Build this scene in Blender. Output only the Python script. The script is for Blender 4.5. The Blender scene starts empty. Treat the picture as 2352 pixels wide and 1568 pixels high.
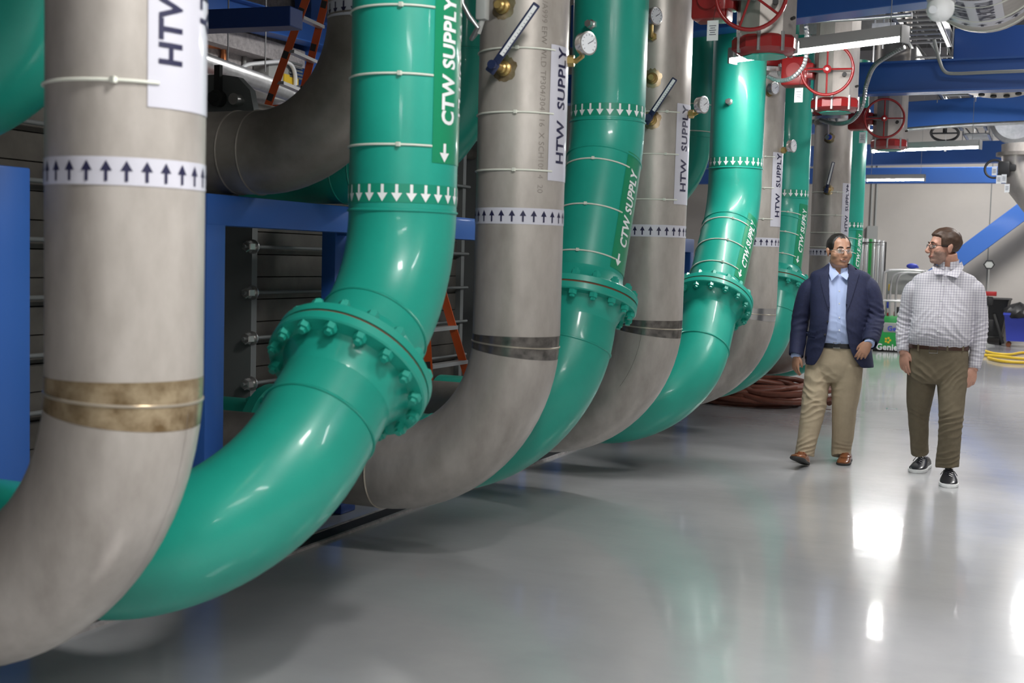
import bpy, bmesh, math, random
from mathutils import Vector as V, Matrix
from math import sin, cos, pi, radians as rad, atan2, hypot
random.seed(7)
SC = bpy.context.scene
COL = SC.collection
# ------------------------------------------------ camera, exposure, world, lamps, fill lights
W0, H0, FPX = 2352, 1568, 2800.0
CAM = V((0, 0, 1.48))
def _cam_axes():
    r = V((2411-W0/2, -(628-H0/2), FPX)).normalized()
    p = V((2411-W0/2-3000, -(628-.027*3000-H0/2), FPX))
    up = p.cross(r).normalized()
    if up.y < 0: up = -up
    right = r.cross(up)
    if right.x < 0: right = -right
    return right, r, up          # world X, Y, Z seen in camera coordinates (x right, y up, z forward)
AX = _cam_axes()
def c2w(c): return V((AX[0].dot(c), AX[1].dot(c), AX[2].dot(c)))
def ray(px, py): return c2w(V((px-W0/2, -(py-H0/2), FPX)))
def at_y(px, py, y): d = ray(px, py); return CAM + d*(y/d.y)
def at_z(px, py, z=0): d = ray(px, py); return CAM + d*((z-CAM.z)/d.z)
cam = bpy.data.cameras.new('camera'); camo = bpy.data.objects.new('camera', cam); COL.objects.link(camo)
rt, up, fw = c2w(V((1,0,0))), c2w(V((0,1,0))), c2w(V((0,0,1)))
M = Matrix((rt, up, -fw)).transposed().to_4x4(); M.translation = CAM
camo.matrix_world = M
cam.sensor_width = 36; cam.lens = FPX/W0*36; cam.clip_end = 200
cam.dof.use_dof = True; cam.dof.focus_distance = 8.9; cam.dof.aperture_fstop = 3.6
SC.camera = camo
vs = SC.view_settings
vs.view_transform = 'Standard'; vs.look = 'None'; vs.gamma = 1; vs.use_curve_mapping = False
vs.exposure = 0.60
wd = bpy.data.worlds.new('world'); SC.world = wd; wd.use_nodes = True
wd.node_tree.nodes['Background'].inputs[0].default_value = (.80, .86, 1, 1)
wd.node_tree.nodes['Background'].inputs[1].default_value = .42
LAMP_STRENGTH = 95.0
# strip lamps: centre, rotation about Z (0 = along X), length
LAMPS = [ # in view
 (at_z(1680,143,2.93), at_z(2080,93,2.93)), (at_z(2003,349,2.93), at_z(2253,340,2.93)), (at_z(1990,415,2.93), at_z(2125,414,2.93))]
def area(name, loc, size, energy, rot=(0,0,0), col=(1,.98,.95)):
    l = bpy.data.lights.new(name, 'AREA'); l.shape = 'RECTANGLE'; l.size, l.size_y = size; l.energy = energy; l.color = col
    o = bpy.data.objects.new(name, l); o.location = loc; o.rotation_euler = rot; COL.objects.link(o); return o
# added fill lights without fixtures, brightening the aisle, end wall and exchanger side
area('fill_light', (1.6, 7.6, 4.7), (1.2, 1.2), 75)
area('fill_light', (.3, 2.2, 4.2), (1.2, .5), 165)
area('fill_light', (1.5, -3.0, 4.6), (1.6, 1.2), 60)
area('fill_light', (1.6, 12.5, 4.7), (1.2, 1.2), 120)
area('fill_light', (.8, 18.0, 4.7), (1.4, 1.2), 120)
area('fill_light', (-.8, 24.3, 4.9), (2.0, .8), 220)
area('fill_light', (-7.6, 14.5, 5.2), (1.2, 1.2), 110)
# ------------------------------------------------ materials
def mat(name, col, rough=.5, metal=0, noise=0, scale=4, bump=0, bscale=30, coat=0, col2=None, stretch=None, emit=None, rnoise=0, spec=None):
    m = bpy.data.materials.new(name); m.use_nodes = True; N = m.node_tree.nodes; L = m.node_tree.links
    b = N['Principled BSDF']; b.inputs['Base Color'].default_value = (*col, 1)
    b.inputs['Roughness'].default_value = rough; b.inputs['Metallic'].default_value = metal
    if coat: b.inputs['Coat Weight'].default_value = coat; b.inputs['Coat Roughness'].default_value = .08
    if spec is not None: b.inputs['Specular IOR Level'].default_value = spec
    if emit: b.inputs['Emission Color'].default_value = (*col, 1); b.inputs['Emission Strength'].default_value = emit
    if noise or bump or rnoise:
        tc = N.new('ShaderNodeTexCoord'); mp = N.new('ShaderNodeMapping'); L.new(tc.outputs['Object'], mp.inputs[0])
        if stretch: mp.inputs['Scale'].default_value = stretch
    if noise:
        n = N.new('ShaderNodeTexNoise'); n.inputs['Scale'].default_value = scale; n.inputs['Detail'].default_value = 8; n.inputs['Roughness'].default_value = .62
        L.new(mp.outputs[0], n.inputs['Vector'])
        r = N.new('ShaderNodeValToRGB'); r.color_ramp.elements[0].position = .35; r.color_ramp.elements[1].position = .66
        c2 = col2 if col2 else tuple(c*(1-noise) for c in col)
        r.color_ramp.elements[0].color = (*c2, 1); r.color_ramp.elements[1].color = (*col, 1)
        L.new(n.outputs[0], r.inputs[0]); L.new(r.outputs[0], b.inputs['Base Color'])
    if rnoise:
        n = N.new('ShaderNodeTexNoise'); n.inputs['Scale'].default_value = scale*1.7; n.inputs['Detail'].default_value = 5
        L.new(mp.outputs[0], n.inputs['Vector'])
        mr = N.new('ShaderNodeMapRange'); mr.inputs[3].default_value = max(.02, rough-rnoise); mr.inputs[4].default_value = rough+rnoise
        L.new(n.outputs[0], mr.inputs[0]); L.new(mr.outputs[0], b.inputs['Roughness'])
    if bump:
        n = N.new('ShaderNodeTexNoise'); n.inputs['Scale'].default_value = bscale; n.inputs['Detail'].default_value = 4
        L.new(mp.outputs[0], n.inputs['Vector'])
        bp = N.new('ShaderNodeBump'); bp.inputs['Strength'].default_value = bump; bp.inputs['Distance'].default_value = .01
        L.new(n.outputs[0], bp.inputs['Height']); L.new(bp.outputs[0], b.inputs['Normal'])
    return m
MT = dict(
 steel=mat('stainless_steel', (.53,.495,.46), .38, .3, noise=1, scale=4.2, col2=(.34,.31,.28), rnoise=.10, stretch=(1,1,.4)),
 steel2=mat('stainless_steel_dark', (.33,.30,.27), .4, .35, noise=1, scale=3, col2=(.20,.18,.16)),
 bright=mat('machined_steel', (.62,.61,.60), .25, .85),
 weld=mat('weld_bead', (.55,.50,.42), .3, .7),
 tint=mat('heat_tinted_steel', (.50,.40,.26), .25, .6, noise=1, scale=14, col2=(.17,.11,.05)),
 buffed=mat('buffed_steel', (.30,.28,.26), .22, .75, noise=1, scale=16, col2=(.10,.095,.09)),
 green=mat('green_enamel', (.016,.38,.285), .36, 0, coat=.2, noise=1, scale=1.6, col2=(.012,.31,.235), bump=.03, bscale=140),
 greend=mat('green_enamel_flange', (.013,.35,.265), .38, 0, coat=.2),
 gasket=mat('rust_gasket', (.16,.05,.02), .8),
 blue=mat('blue_paint', (.028,.115,.42), .42, 0, coat=.1),
 therm=mat('thermometer_blue', (.018,.026,.075), .35),
 blued=mat('dark_blue_paint', (.015,.055,.24), .42),
 red=mat('red_paint', (.33,.012,.014), .35, coat=.3),
 white=mat('white_vinyl', (.56,.56,.63), .35, coat=.3),
 whitep=mat('white_print', (.85,.87,.88), .45),
 ink=mat('navy_ink', (.012,.012,.05), .5),
 gvinyl=mat('green_vinyl', (.006,.26,.12), .3, coat=.4),
 gband=mat('green_arrow_tape', (.008,.27,.17), .35),
 tie=mat('white_nylon', (.72,.74,.66), .4),
 black=mat('black_plastic', (.015,.015,.016), .5),
 dark=mat('dark_rubber', (.03,.03,.03), .7),
 grey=mat('grey_paint', (.16,.17,.17), .45),
 lgrey=mat('light_grey_paint', (.36,.37,.36), .45),
 plate=mat('plate_pack', (.13,.12,.105), .5, .3, noise=1, scale=5, col2=(.085,.078,.07)),
 galv=mat('galvanised_steel', (.50,.51,.52), .35, .8, noise=.25, scale=12),
 lampb=mat('lamp_housing', (.40,.40,.40), .5),
 lamp=mat('lamp_diffuser', (1,.985,.96), .4, emit=LAMP_STRENGTH),
 wall=mat('painted_wall', (.50,.47,.44), .8, noise=.08, scale=1.2),
 conc=mat('sprayed_concrete', (.50,.47,.47), .9, noise=.35, scale=18, bump=.8, bscale=25),
 ceil=mat('ceiling_deck', (.16,.155,.15), .85, noise=.3, scale=3),
 orange=mat('orange_fibreglass', (.62,.09,.015), .4),
 alu=mat('aluminium', (.55,.55,.55), .35, .6),
 copper=mat('copper', (.60,.22,.09), .3, .8),
 glass=mat('gauge_face', (.75,.78,.82), .15, coat=.8),
 hose=mat('red_hose', (.26,.085,.055), .45, noise=.3, scale=9, coat=.1),
 yellow=mat('yellow_plastic', (.75,.50,.03), .5),
 lime=mat('lift_green', (.02,.33,.07), .4, coat=.2),
 binblue=mat('bin_blue', (.045,.07,.50), .5),
 brass=mat('brass', (.45,.32,.12), .35, .7),
)
def floor_mat():
    m = mat('sealed_floor', (.50,.505,.515), .24, 0, noise=1, scale=.55, col2=(.39,.395,.41), rnoise=.08, spec=.5)
    N = m.node_tree.nodes; L = m.node_tree.links; b = N['Principled BSDF']
    b.inputs['Coat Weight'].default_value = .6; b.inputs['Coat Roughness'].default_value = .085
    tc = N.new('ShaderNodeTexCoord'); mp = N.new('ShaderNodeMapping'); mp.inputs['Scale'].default_value = (.5, 2.2, 1)
    n = N.new('ShaderNodeTexNoise'); n.inputs['Scale'].default_value = 2.4; n.inputs['Detail'].default_value = 4
    bp = N.new('ShaderNodeBump'); bp.inputs['Strength'].default_value = .10; bp.inputs['Distance'].default_value = .012
    L.new(tc.outputs['Object'], mp.inputs[0]); L.new(mp.outputs[0], n.inputs['Vector']); L.new(n.outputs[0], bp.inputs['Height'])
    L.new(bp.outputs[0], b.inputs['Normal']); L.new(bp.outputs[0], b.inputs['Coat Normal'])
    return m
MT['floor'] = floor_mat()
# ------------------------------------------------ mesh helpers
MW = {}
class G:
    def __init__(s): s.v = []; s.f = []; s.m = []; s.cur = 0
    def add(s, vs, fs):
        n = len(s.v); s.v += [V(v) for v in vs]; s.f += [tuple(i+n for i in f) for f in fs]; s.m += [s.cur]*len(fs); return s
    def mi(s, i): s.cur = i; return s
    def box(s, c, d, R=None, bev=0):
        c = V(c); hx, hy, hz = d[0]/2, d[1]/2, d[2]/2
        if bev:
            bm = bmesh.new(); bmesh.ops.create_cube(bm, size=1)
            for v in bm.verts: v.co = V((v.co.x*d[0], v.co.y*d[1], v.co.z*d[2]))
            bmesh.ops.bevel(bm, geom=bm.edges[:], offset=bev, segments=2, affect='EDGES', profile=.5)
            bm.verts.ensure_lookup_table(); P = [v.co.copy() for v in bm.verts]; F = [[v.index for v in f.verts] for f in bm.faces]; bm.free()
        else:
            P = [V((x*hx,y*hy,z*hz)) for x in(-1,1) for y in(-1,1) for z in(-1,1)]
            F = [(0,1,3,2),(4,6,7,5),(0,4,5,1),(2,3,7,6),(0,2,6,4),(1,5,7,3)]
        if R is not None: P = [R @ p for p in P]
        return s.add([p+c for p in P], F)
    def ring_loft(s, rings, cap=True, closed=True):
        n = len(rings[0]); vs = [v for r in rings for v in r]; fs = []
        for i in range(len(rings)-1):
            for j in range(n if closed else n-1):
                a = i*n+j; b = i*n+(j+1)%n; fs.append((a, b, b+n, a+n))
        if cap: fs.append(tuple(range(n-1,-1,-1))); fs.append(tuple(range((len(rings)-1)*n, len(rings)*n)))
        return s.add(vs, fs)
    def tube(s, pts, r, n=12, cap=True, closed=False):
        pts = [V(p) for p in pts]; fr = frames(pts, closed); rr = r if isinstance(r, (list, tuple)) else [r]*len(pts)
        rings = [[p+(a*cos(2*pi*k/n)+b*sin(2*pi*k/n))*q for k in range(n)] for p, (t, a, b), q in zip(pts, fr, rr)]
        if closed: rings.append(rings[0]); cap = False
        return s.ring_loft(rings, cap)
    def cyl(s, a, b, r, n=16, r2=None): return s.tube([a, b], [r, r if r2 is None else r2], n)
    def prism(s, poly, axis, depth):       # poly: list of 3D points, extruded along vector axis
        p = [V(q) for q in poly]; d = V(axis).normalized()*depth
        return s.ring_loft([p, [q+d for q in p]])
    def torus(s, c, axis, R, r, n=32, k=8, a0=0, a1=2*pi, ref=None):
        u, w = basis(axis, ref); full = abs(a1-a0-2*pi) < 1e-6
        m = n if full else n+1
        pts = [V(c)+(u*cos(a0+(a1-a0)*i/n)+w*sin(a0+(a1-a0)*i/n))*R for i in range(m)]
        return s.tube(pts, r, k, closed=full)
    def lathe(s, c, axis, prof, n=24, ref=None):   # prof: (radius, distance along axis)
        u, w = basis(axis, ref); ax = V(axis).normalized()
        return s.ring_loft([[V(c)+ax*h+(u*cos(2*pi*k/n)+w*sin(2*pi*k/n))*max(q, 1e-4) for k in range(n)] for q, h in prof])
    def build(s, name, mats, parent=None, smooth=40, label=None, recalc=True):
        inv = MW[parent].inverted() if parent else Matrix()
        me = bpy.data.meshes.new(name); me.from_pydata([inv @ v for v in s.v], [], s.f)
        for m in (mats if isinstance(mats, (list, tuple)) else [mats]): me.materials.append(m)
        if any(s.m): me.polygons.foreach_set('material_index', s.m)
        if recalc:
            bm = bmesh.new(); bm.from_mesh(me); bmesh.ops.recalc_face_normals(bm, faces=bm.faces[:]); bm.to_mesh(me); bm.free()
        if smooth:
            me.shade_smooth(); me.set_sharp_from_angle(angle=rad(smooth))
        o = bpy.data.objects.new(name, me); COL.objects.link(o)
        if parent: o.parent = parent
        MW[o] = MW[parent].copy() if parent else Matrix()
        if label: o['label'] = label
        return o
def basis(axis, ref=None):
    a = V(axis).normalized(); h = V(ref) if ref is not None else (V((0,0,1)) if abs(a.z) < .9 else V((1,0,0)))
    u = (h-a*h.dot(a)).normalized(); return u, a.cross(u)
def frames(pts, closed=False, ref=None):
    n = len(pts); T = []
    for i in range(n):
        if closed: t = pts[(i+1)%n]-pts[i-1]
        else: t = pts[min(i+1,n-1)]-pts[max(i-1,0)]
        T.append(t.normalized())
    u, w = basis(T[0], ref); out = [(T[0], u, w)]
    for i in range(1, n):
        u = (u-T[i]*u.dot(T[i])).normalized(); out.append((T[i], u, T[i].cross(u)))
    return out
def thing(name, label, cat, loc=(0,0,0), group=None, rz=0):
    o = bpy.data.objects.new(name, None); COL.objects.link(o); o.empty_display_size = .1
    o.location = loc; o.rotation_euler = (0,0,rz); o['label'] = label; o['category'] = cat
    if group: o['group'] = group
    MW[o] = Matrix.Translation(V(loc)) @ Matrix.Rotation(rz, 4, 'Z'); return o
def tag(o, label, cat, group=None, kind=None):
    if kind: o['kind'] = kind
    o['label'] = label; o['category'] = cat
    if group: o['group'] = group
    return o
def struct(name, g, m, smooth=30):
    o = g.build(name, m, None, smooth); o['kind'] = 'structure'; return o
def dup(o, parent=None, loc=None, rz=None, label=None):
    c = o.copy(); COL.objects.link(c); c.parent = parent
    if loc is not None: c.location = loc
    if rz is not None: c.rotation_euler = (0,0,rz)
    if label: c['label'] = label
    for ch in list(o.children): dup(ch, c)
    return c
_TX = {}
def text_mesh(s, size, bold=.012, cut=.018, sx=1.0, gap=1.06):
    key = (s, size, bold, cut, sx)
    if key in _TX: return _TX[key]
    cu = bpy.data.curves.new('t', 'FONT'); cu.body = s; cu.size = size; cu.offset = bold*size; cu.resolution_u = 3; cu.space_character = gap
    o = bpy.data.objects.new('t', cu); COL.objects.link(o)
    me = bpy.data.meshes.new_from_object(o); bm = bmesh.new(); bm.from_mesh(me)
    for v in bm.verts: v.co.x *= sx
    ys = [v.co.y for v in bm.verts]; xs = [v.co.x for v in bm.verts]
    y = min(ys)+cut
    while cut and y < max(ys):
        bmesh.ops.bisect_plane(bm, geom=bm.verts[:]+bm.edges[:]+bm.faces[:], plane_co=(0,y,0), plane_no=(0,1,0)); y += cut
    x = min(xs)+cut*3
    while cut and x < max(xs):
        bmesh.ops.bisect_plane(bm, geom=bm.verts[:]+bm.edges[:]+bm.faces[:], plane_co=(x,0,0), plane_no=(1,0,0)); x += cut*3
    bm.verts.ensure_lookup_table()
    r = ([(v.co.x, v.co.y) for v in bm.verts], [[v.index for v in f.verts] for f in bm.faces], (min(xs), max(xs), min(ys), max(ys)))
    bm.free(); bpy.data.objects.remove(o); bpy.data.curves.remove(cu); bpy.data.meshes.remove(me)
    _TX[key] = r; return r
def flat_text(g, s, size, org, dx, dy, bold=.012, centre=True, sx=1.0):
    vs, fs, bb = text_mesh(s, size, bold, 0, sx); ox = (bb[0]+bb[1])/2 if centre else 0
    dx = V(dx).normalized(); dy = V(dy).normalized()
    g.add([V(org)+dx*(x-ox)+dy*y for x, y in vs], fs)
# ------------------------------------------------ pipes along a centreline
class Path:
    def __init__(s, pts, ref=(1,0,0)):
        s.p = [V(p) for p in pts]; s.fr = frames(s.p, ref=ref); s.s = [0]
        for a, b in zip(s.p, s.p[1:]): s.s.append(s.s[-1]+(b-a).length)
        s.L = s.s[-1]
    def at(s, d):
        d = max(0, min(s.L, d)); i = 0
        while i < len(s.s)-2 and s.s[i+1] < d: i += 1
        k = (d-s.s[i])/(s.s[i+1]-s.s[i]); t, u, w = s.fr[i]; t2, u2, w2 = s.fr[i+1]
        return s.p[i].lerp(s.p[i+1], k), t.lerp(t2, k).normalized(), u.lerp(u2, k).normalized(), w.lerp(w2, k).normalized()
    def surf(s, d, th, r):
        # theta is measured like a world azimuth on the vertical run
        p, t, u, w = s.at(d); return p+(u*cos(th)-w*sin(th))*r if s.fr[0][0].z < 0 else p+(u*cos(th)+w*sin(th))*r
    def ring(s, d, r, n=48): return [s.surf(d, 2*pi*k/n, r) for k in range(n)]
    def tube(s, g, d0, d1, r, n=56, cap=True):
        ds = [d0]+[x for x in s.s if d0+.004 < x < d1-.004]+[d1]
        return g.ring_loft([s.ring(d, r, n) for d in ds], cap)
    def bead(s, g, d, R, r): 
        p, t, u, w = s.at(d); return g.torus(p, t, R, r, 56, 6)
    def patch(s, g, d0, d1, t0, t1, r, nd=8, nt=10):
        vs = [s.surf(d0+(d1-d0)*i/nd, t0+(t1-t0)*j/nt, r) for i in range(nd+1) for j in range(nt+1)]
        return g.add(vs, [(i*(nt+1)+j, i*(nt+1)+j+1, (i+1)*(nt+1)+j+1, (i+1)*(nt+1)+j) for i in range(nd) for j in range(nt)])
    def text(s, g, txt, size, d, th, r, up=True, bold=.012, sx=1.0):
        # up: starts at distance d and reads back towards the start of the path (bottom to top)
        vs, fs, bb = text_mesh(txt, size, bold, .018, sx)
        if up: g.add([s.surf(d-x, th-y/r, r) for x, y in vs], fs)
        else: g.add([s.surf(d+x, th+y/r, r) for x, y in vs], fs)
        return bb[1]
    def arrow(s, g, d, th, r, L=.05, w=.03, up=True):
        k = -1 if up else 1
        pts = [(0,-.28),(.5,-.28),(.5,-1),(1,0),(.5,1),(.5,.28),(0,.28)]
        g.add([s.surf(d+k*(a-.5)*L, th+b*w/2/r, r) for a, b in pts], [(0,1,5,6),(2,3,4)])
    def band(s, g, d, w, r, n=22, L=.045, up=True, aw=.032):
        g.mi(0); s.patch(g, d-w/2, d+w/2, 0, 2*pi, r, 1, 56); g.mi(1)
        for k in range(n): s.arrow(g, d, 2*pi*(k+.5)/n, r+.0012, L, aw, up)
RP = .2032
def elbow_path(X, Y, z1, al, L, R1=.61, R2=.61, zt=3.9, out=1.0, n=20, d=(0,-1,0), d2=(-1,0,0)):
    d, d2, k = V(d), V(d2), V((0,0,-1)); P = [V((X,Y,zt)), V((X,Y,z1))]; marks = {}
    p = P[-1]
    if al:
        for i in range(1, n+1): a = al*i/n; P.append(p+(k*sin(a)+d*(1-cos(a)))*R1)
        p = P[-1]; 
    t = k*cos(al)+d*sin(al)
    if L: P.append(p+t*L)
    p = P[-1]; be = math.acos(t.dot(d2)); nn = (d2-t*t.dot(d2)).normalized()
    for i in range(1, n+1): a = be*i/n; P.append(p+(t*sin(a)+nn*(1-cos(a)))*R2)
    P.append(P[-1]+d2*out)
    pa = Path(P); a = zt-z1; b = a+(R1*al if al else 0); c = b+L; e = c+be*R2
    return pa, a, b, c, e
def view_az(X, Y): return atan2(CAM.y-Y, CAM.x-X)
def tie(pa, d, az, parent, r=RP, knob=-.05, end=.62, name='cable_tie'):
    g = G(); pts = [pa.surf(d, az-2.2+(2.2+end)*i/24, r+.004) for i in range(25)]; g.tube(pts, .0042, 6)
    g.box(pa.surf(d, az+knob, r+.008), (.013,.013,.015)); g.build(name, MT['tie'], parent)
def bolts_ring(pa, d, R, parent, n=16, r=.017, flip=1, m=None, half=.0, name='bolt'):
    p, t, u, w = pa.at(d)
    for k in range(n):
        a = 2*pi*(k+.5)/n; g = G(); c = p+(u*cos(a)+w*sin(a))*R
        g.lathe(c, t, [(r*.6,-half-.036),(r*.6,-half-.026),(r,-half-.024),(r,-half),(r*.6,-half+.002),(r*.6,half-.002),(r,half),(r,half+.024),(r*.6,half+.026),(r*.6,half+.038)], 6); g.build(name, m or MT['greend'], parent)
def steel_tee(pa, d, th, r=RP, n=10): pass
# ------------------------------------------------ the room
ROOM = (-11.0, 7.0, -7.0, 27.6, 6.2)
x0, x1, y0, y1, zt = ROOM
struct('floor', G().box(((x0+x1)/2, (y0+y1)/2, -.1), (x1-x0+.4, y1-y0+.4, .2)), MT['floor'], 0)
struct('ceiling', G().box(((x0+x1)/2, (y0+y1)/2, zt+.1), (x1-x0+.4, y1-y0+.4, .2)), MT['ceil'], 0)
def wall_panels():
    g = G(); g.box(((x0+x1)/2, y1+.1, zt/2), (x1-x0+.4, .2, zt))
    return g
struct('wall_back', wall_panels(), MT['wall'], 0)
struct('wall_left', G().box((x0-.1, (y0+y1)/2, zt/2), (.2, y1-y0+.4, zt)), MT['conc'], 0)
struct('wall_right', G().box((x1+.1, (y0+y1)/2, zt/2), (.2, y1-y0+.4, zt)), MT['wall'], 0)
struct('wall_front', G().box(((x0+x1)/2, y0-.1, zt/2), (x1-x0+.4, .2, zt)), MT['wall'], 0)
g = G()
pa_ = at_y(2277, 440, y1); pb_ = at_y(2290, 600, y1)
g.box((pa_.x, y1-.004, 3), (.02, .012, 6)); struct('trim_1', g, MT['grey'])      # joint in the back wall
g = G(); pc = at_y(1996, 600, y1)
for dx in (0, .10): g.tube([(pc.x+dx, y1-.03, 2.2), (pc.x+dx, y1-.03, 5.6)], .022, 8)
g.box((pc.x+.05, y1-.05, 2.2), (.22, .10, .42))
tag(g.build('conduit_riser', MT['lgrey']), 'pair of pale vertical conduits ending in a small box on the far wall', 'conduit')
# trench cover strip under the pipe elbows
g = G(); g.mi(0).box((-3.41, 7.5, .004), (.11, 19, .012)); g.mi(1)
for sx in (-3.475, -3.345): g.box((sx, 7.5, .006), (.02, 19, .016))
o = g.build('floor_drain_strip', [MT['dark'], MT['conc']]); o['kind'] = 'structure'; o.name = 'trim_2'
# ------------------------------------------------ pipes
HY = {1:2.56, 3:5.18, 5:7.24, 7:10.07, 9:13.77}
def seam(pa, d, parent, width=.05, m='tint', r=RP):
    g = G(); n = 56; pa.tube(g, d-width/2, d+width/2, r+.0008, cap=False)
    b = g.build('heat_tint', MT[m], parent)
    g = G(); pa.bead(g, d, r, .0045); g.build('weld_bead', MT['weld'] if r == RP else MT['greend'], parent)
def sensor_stub(pa, d, th, parent, L=.07, r=RP, patch=True):
    p = pa.surf(d, th, r); q = pa.surf(d, th, r+L); ax = (q-p).normalized()
    if patch:
        g = G(); vs = [pa.surf(d+.058*q*cos(2*pi*k/28)*(1+.10*sin(3*k)), th+.058*q*sin(2*pi*k/28)*(1+.10*sin(5*k))/r, r+.0009) for q in (.25,.5,.75,1) for k in range(28)]
        g.add(vs, [tuple(range(28))]+[(i*28+k, i*28+(k+1)%28, (i+1)*28+(k+1)%28, (i+1)*28+k) for i in range(3) for k in range(28)]); g.build('heat_tint', MT['tint'], parent)
    g = G(); g.lathe(p-ax*.01, ax, [(.034,0),(.034,.02),(.024,.026),(.024,.045),(.017,.05),(.017,L)], 16)
    return g.build('thermowell', MT['brass'], parent), q, ax
def gauge(pa, d, th, parent, face, R=.052, L=.09, r=RP, drop=(0,0,.05), name='pressure_gauge'):
    p = pa.surf(d, th, r); q = pa.surf(d, th, r+L); ax = (q-p).normalized(); c = q+V(drop)
    f = V(face).normalized()
    g = G(); g.mi(0); g.tube([p-ax*.01, q-ax*.02, q+V(drop)*.25, c-f*.015], .012, 8); g.lathe(p, ax, [(.026,0),(.026,.03)], 6)
    g.mi(1); g.lathe(c-f*.022, f, [(R*.9,0),(R,.006),(R,.036),(R*1.06,.038),(R*1.06,.044),(R*.93,.046)], 32)
    o = g.build(name, [MT['brass'], MT['bright']], parent)
    u, w = basis(f); g = G(); g.mi(0); g.lathe(c+f*.0225, f, [(R*.92,0),(R*.92,.002)], 32); g.mi(1)
    for k in range(11):
        a = rad(225-27*k); e = w*cos(a)+u*sin(a); g.tube([c+f*.0252+e*R*.68, c+f*.0252+e*R*.82], .0012, 4)
    a = rad(150); e = w*cos(a)+u*sin(a); g.tube([c+f*.0258-e*R*.15, c+f*.0258+e*R*.62], .0014, 4)
    g.build('dial', [MT['glass'], MT['ink']], o); return o
def thermometer(pa, d, th, parent, tip, r=RP):
    # long blue-black scale standing off the pipe; tip = world end point
    o_, q, ax = sensor_stub(pa, d, th, parent, .10); q = q+ax*.0; tip = V(tip); t = (tip-q).normalized()
    view = (CAM-q).normalized(); s = t.cross(view).normalized(); n = s.cross(t).normalized()
    R = Matrix((s, t, n)).transposed(); L = (tip-q).length
    g = G(); g.mi(0); g.box(q+t*(L/2+.01), (.034, L, .022), R, .004); g.cyl(q-ax*.01, q+ax*.03, .02, 12); g.box(q-t*.012, (.045,.05,.03), R, .006)
    g.mi(1); g.box(q+t*(L/2+.03)+n*.0115, (.018, L*.82, .002), R)
    g.mi(0)
    for k in range(14): g.box(q+t*(L*(.18+.055*k))+n*.0128+s*.004, (.008, .0016, .001), R)
    return g.build('thermometer', [MT['therm'], MT['whitep']], parent)
hl = {1:'nearest stainless pipe at the left edge marked HTW SUPPLY, with brown heat-tinted weld',
      3:'second stainless HTW pipe, right of the big green flanged pipe, with thermometer and conduit',
      5:'third stainless HTW pipe between the dark green pipe and the bright third green pipe',
      7:'fourth stainless HTW pipe with blotchy polished weld, behind the bright green flanged pipe',
      9:'farthest stainless HTW pipe, standing behind the man in the navy blazer'}
HP = {}
for n in (1,3,5,7,9):
    Y = HY[n]; X = -2.25; az = view_az(X, Y)
    pa, a, b, c, e = elbow_path(X, Y, 1.13, 0, 0, R2=.68, out=1.42)
    T = thing('hot_water_supply_pipe', hl[n], 'pipe', (X, Y, 0), 'stainless hot water supply pipes'); HP[n] = (pa, T, az)
    zt_ = 3.9; S = lambda z: zt_-z
    g = G(); pa.tube(g, 0, S(1.09), RP); g.build('riser', MT['steel'], T)
    g = G(); pa.tube(g, S(1.09), e, RP); g.build('elbow', MT['steel'], T)
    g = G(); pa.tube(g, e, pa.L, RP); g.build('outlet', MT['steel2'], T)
    seam(pa, S(1.09), T, .105 if n == 1 else .085, {1:'tint', 7:'bright'}.get(n, 'buffed')); g = G(); pa.bead(g, e, RP, .005); g.build('weld_bead', MT['weld'], T)
    g = G(); zb = {9:1.645}.get(n, 1.672); pa.band(g, S(zb), .072 if n > 1 else .070, RP+.0015, 26, .052, True, .030); g.build('arrow_band', [MT['white'], MT['ink']], T)
    # vinyl marker with its bottom at z 1.83, reading upwards
    g = G(); zb = 1.835 if n < 7 else 1.80; d1 = S(zb); d0 = S(zb+.60)
    if n == 1: t0, t1 = az+rad(14), az+rad(112)
    else: t0, t1 = az+rad(36), az+rad(112)
    g.mi(0); pa.patch(g, d0, d1, t0, t1, RP+.0022, 4, 12)
    g.mi(1)
    if n == 1:
        pa.text(g, 'HTW', .094, S(zb+.105), az+rad(40), RP+.0036, True, .026, .92)
        pa.text(g, 'SUPPLY', .094, d0+.02, az+rad(40), RP+.0036, True, .026, .92)
        pa.text(g, 'SUPPLY', .094, S(zb+.52), az+rad(62), RP+.0036, False, .026, .95)
    else:
        k = 1.0
        pa.text(g, 'HTW  SUPPLY', .088 if n < 9 else .08, S(zb+.075), az+rad(66), RP+.0036, True, .022, .90)
        if n == 9: pa.arrow(g, S(zb+.56), az+rad(57), RP+.0036, .07, .05)
    g.build('pipe_marker', [MT['white'], MT['ink']], T)
    ties = {1:[1.895,2.15], 3:[1.876,2.13,2.41], 5:[1.86,2.13,2.38], 7:[1.86,2.11,2.36], 9:[1.70,1.86,2.05,2.3]}[n]
    for z in ties: tie(pa, S(z), az, T, end=rad(42) if n > 1 else rad(22), knob=-.15 if n < 5 else .3)
    g = G(); q_ = az+rad({1:52, 5:-12}.get(n, 20))
    if n in (1, 5): pa.patch(g, S(1.07), S(1.07)+(.36 if n == 5 else .8), q_, q_+.007, RP+.0008, 16, 1); g.build('seam_line', MT['dark'] if n == 5 else MT['steel2'], T)
    # stencilled line down the pipe
    if n == 3:
        g = G(); pa.text(g, '/A999 EFW WLD TP304/304L 16  X SCH10S 4  20', .038, S(2.62), az+rad(22), RP+.0006, False, 0, 1.0)
        g.build('stencil', MT['steel2'], T)
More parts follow.
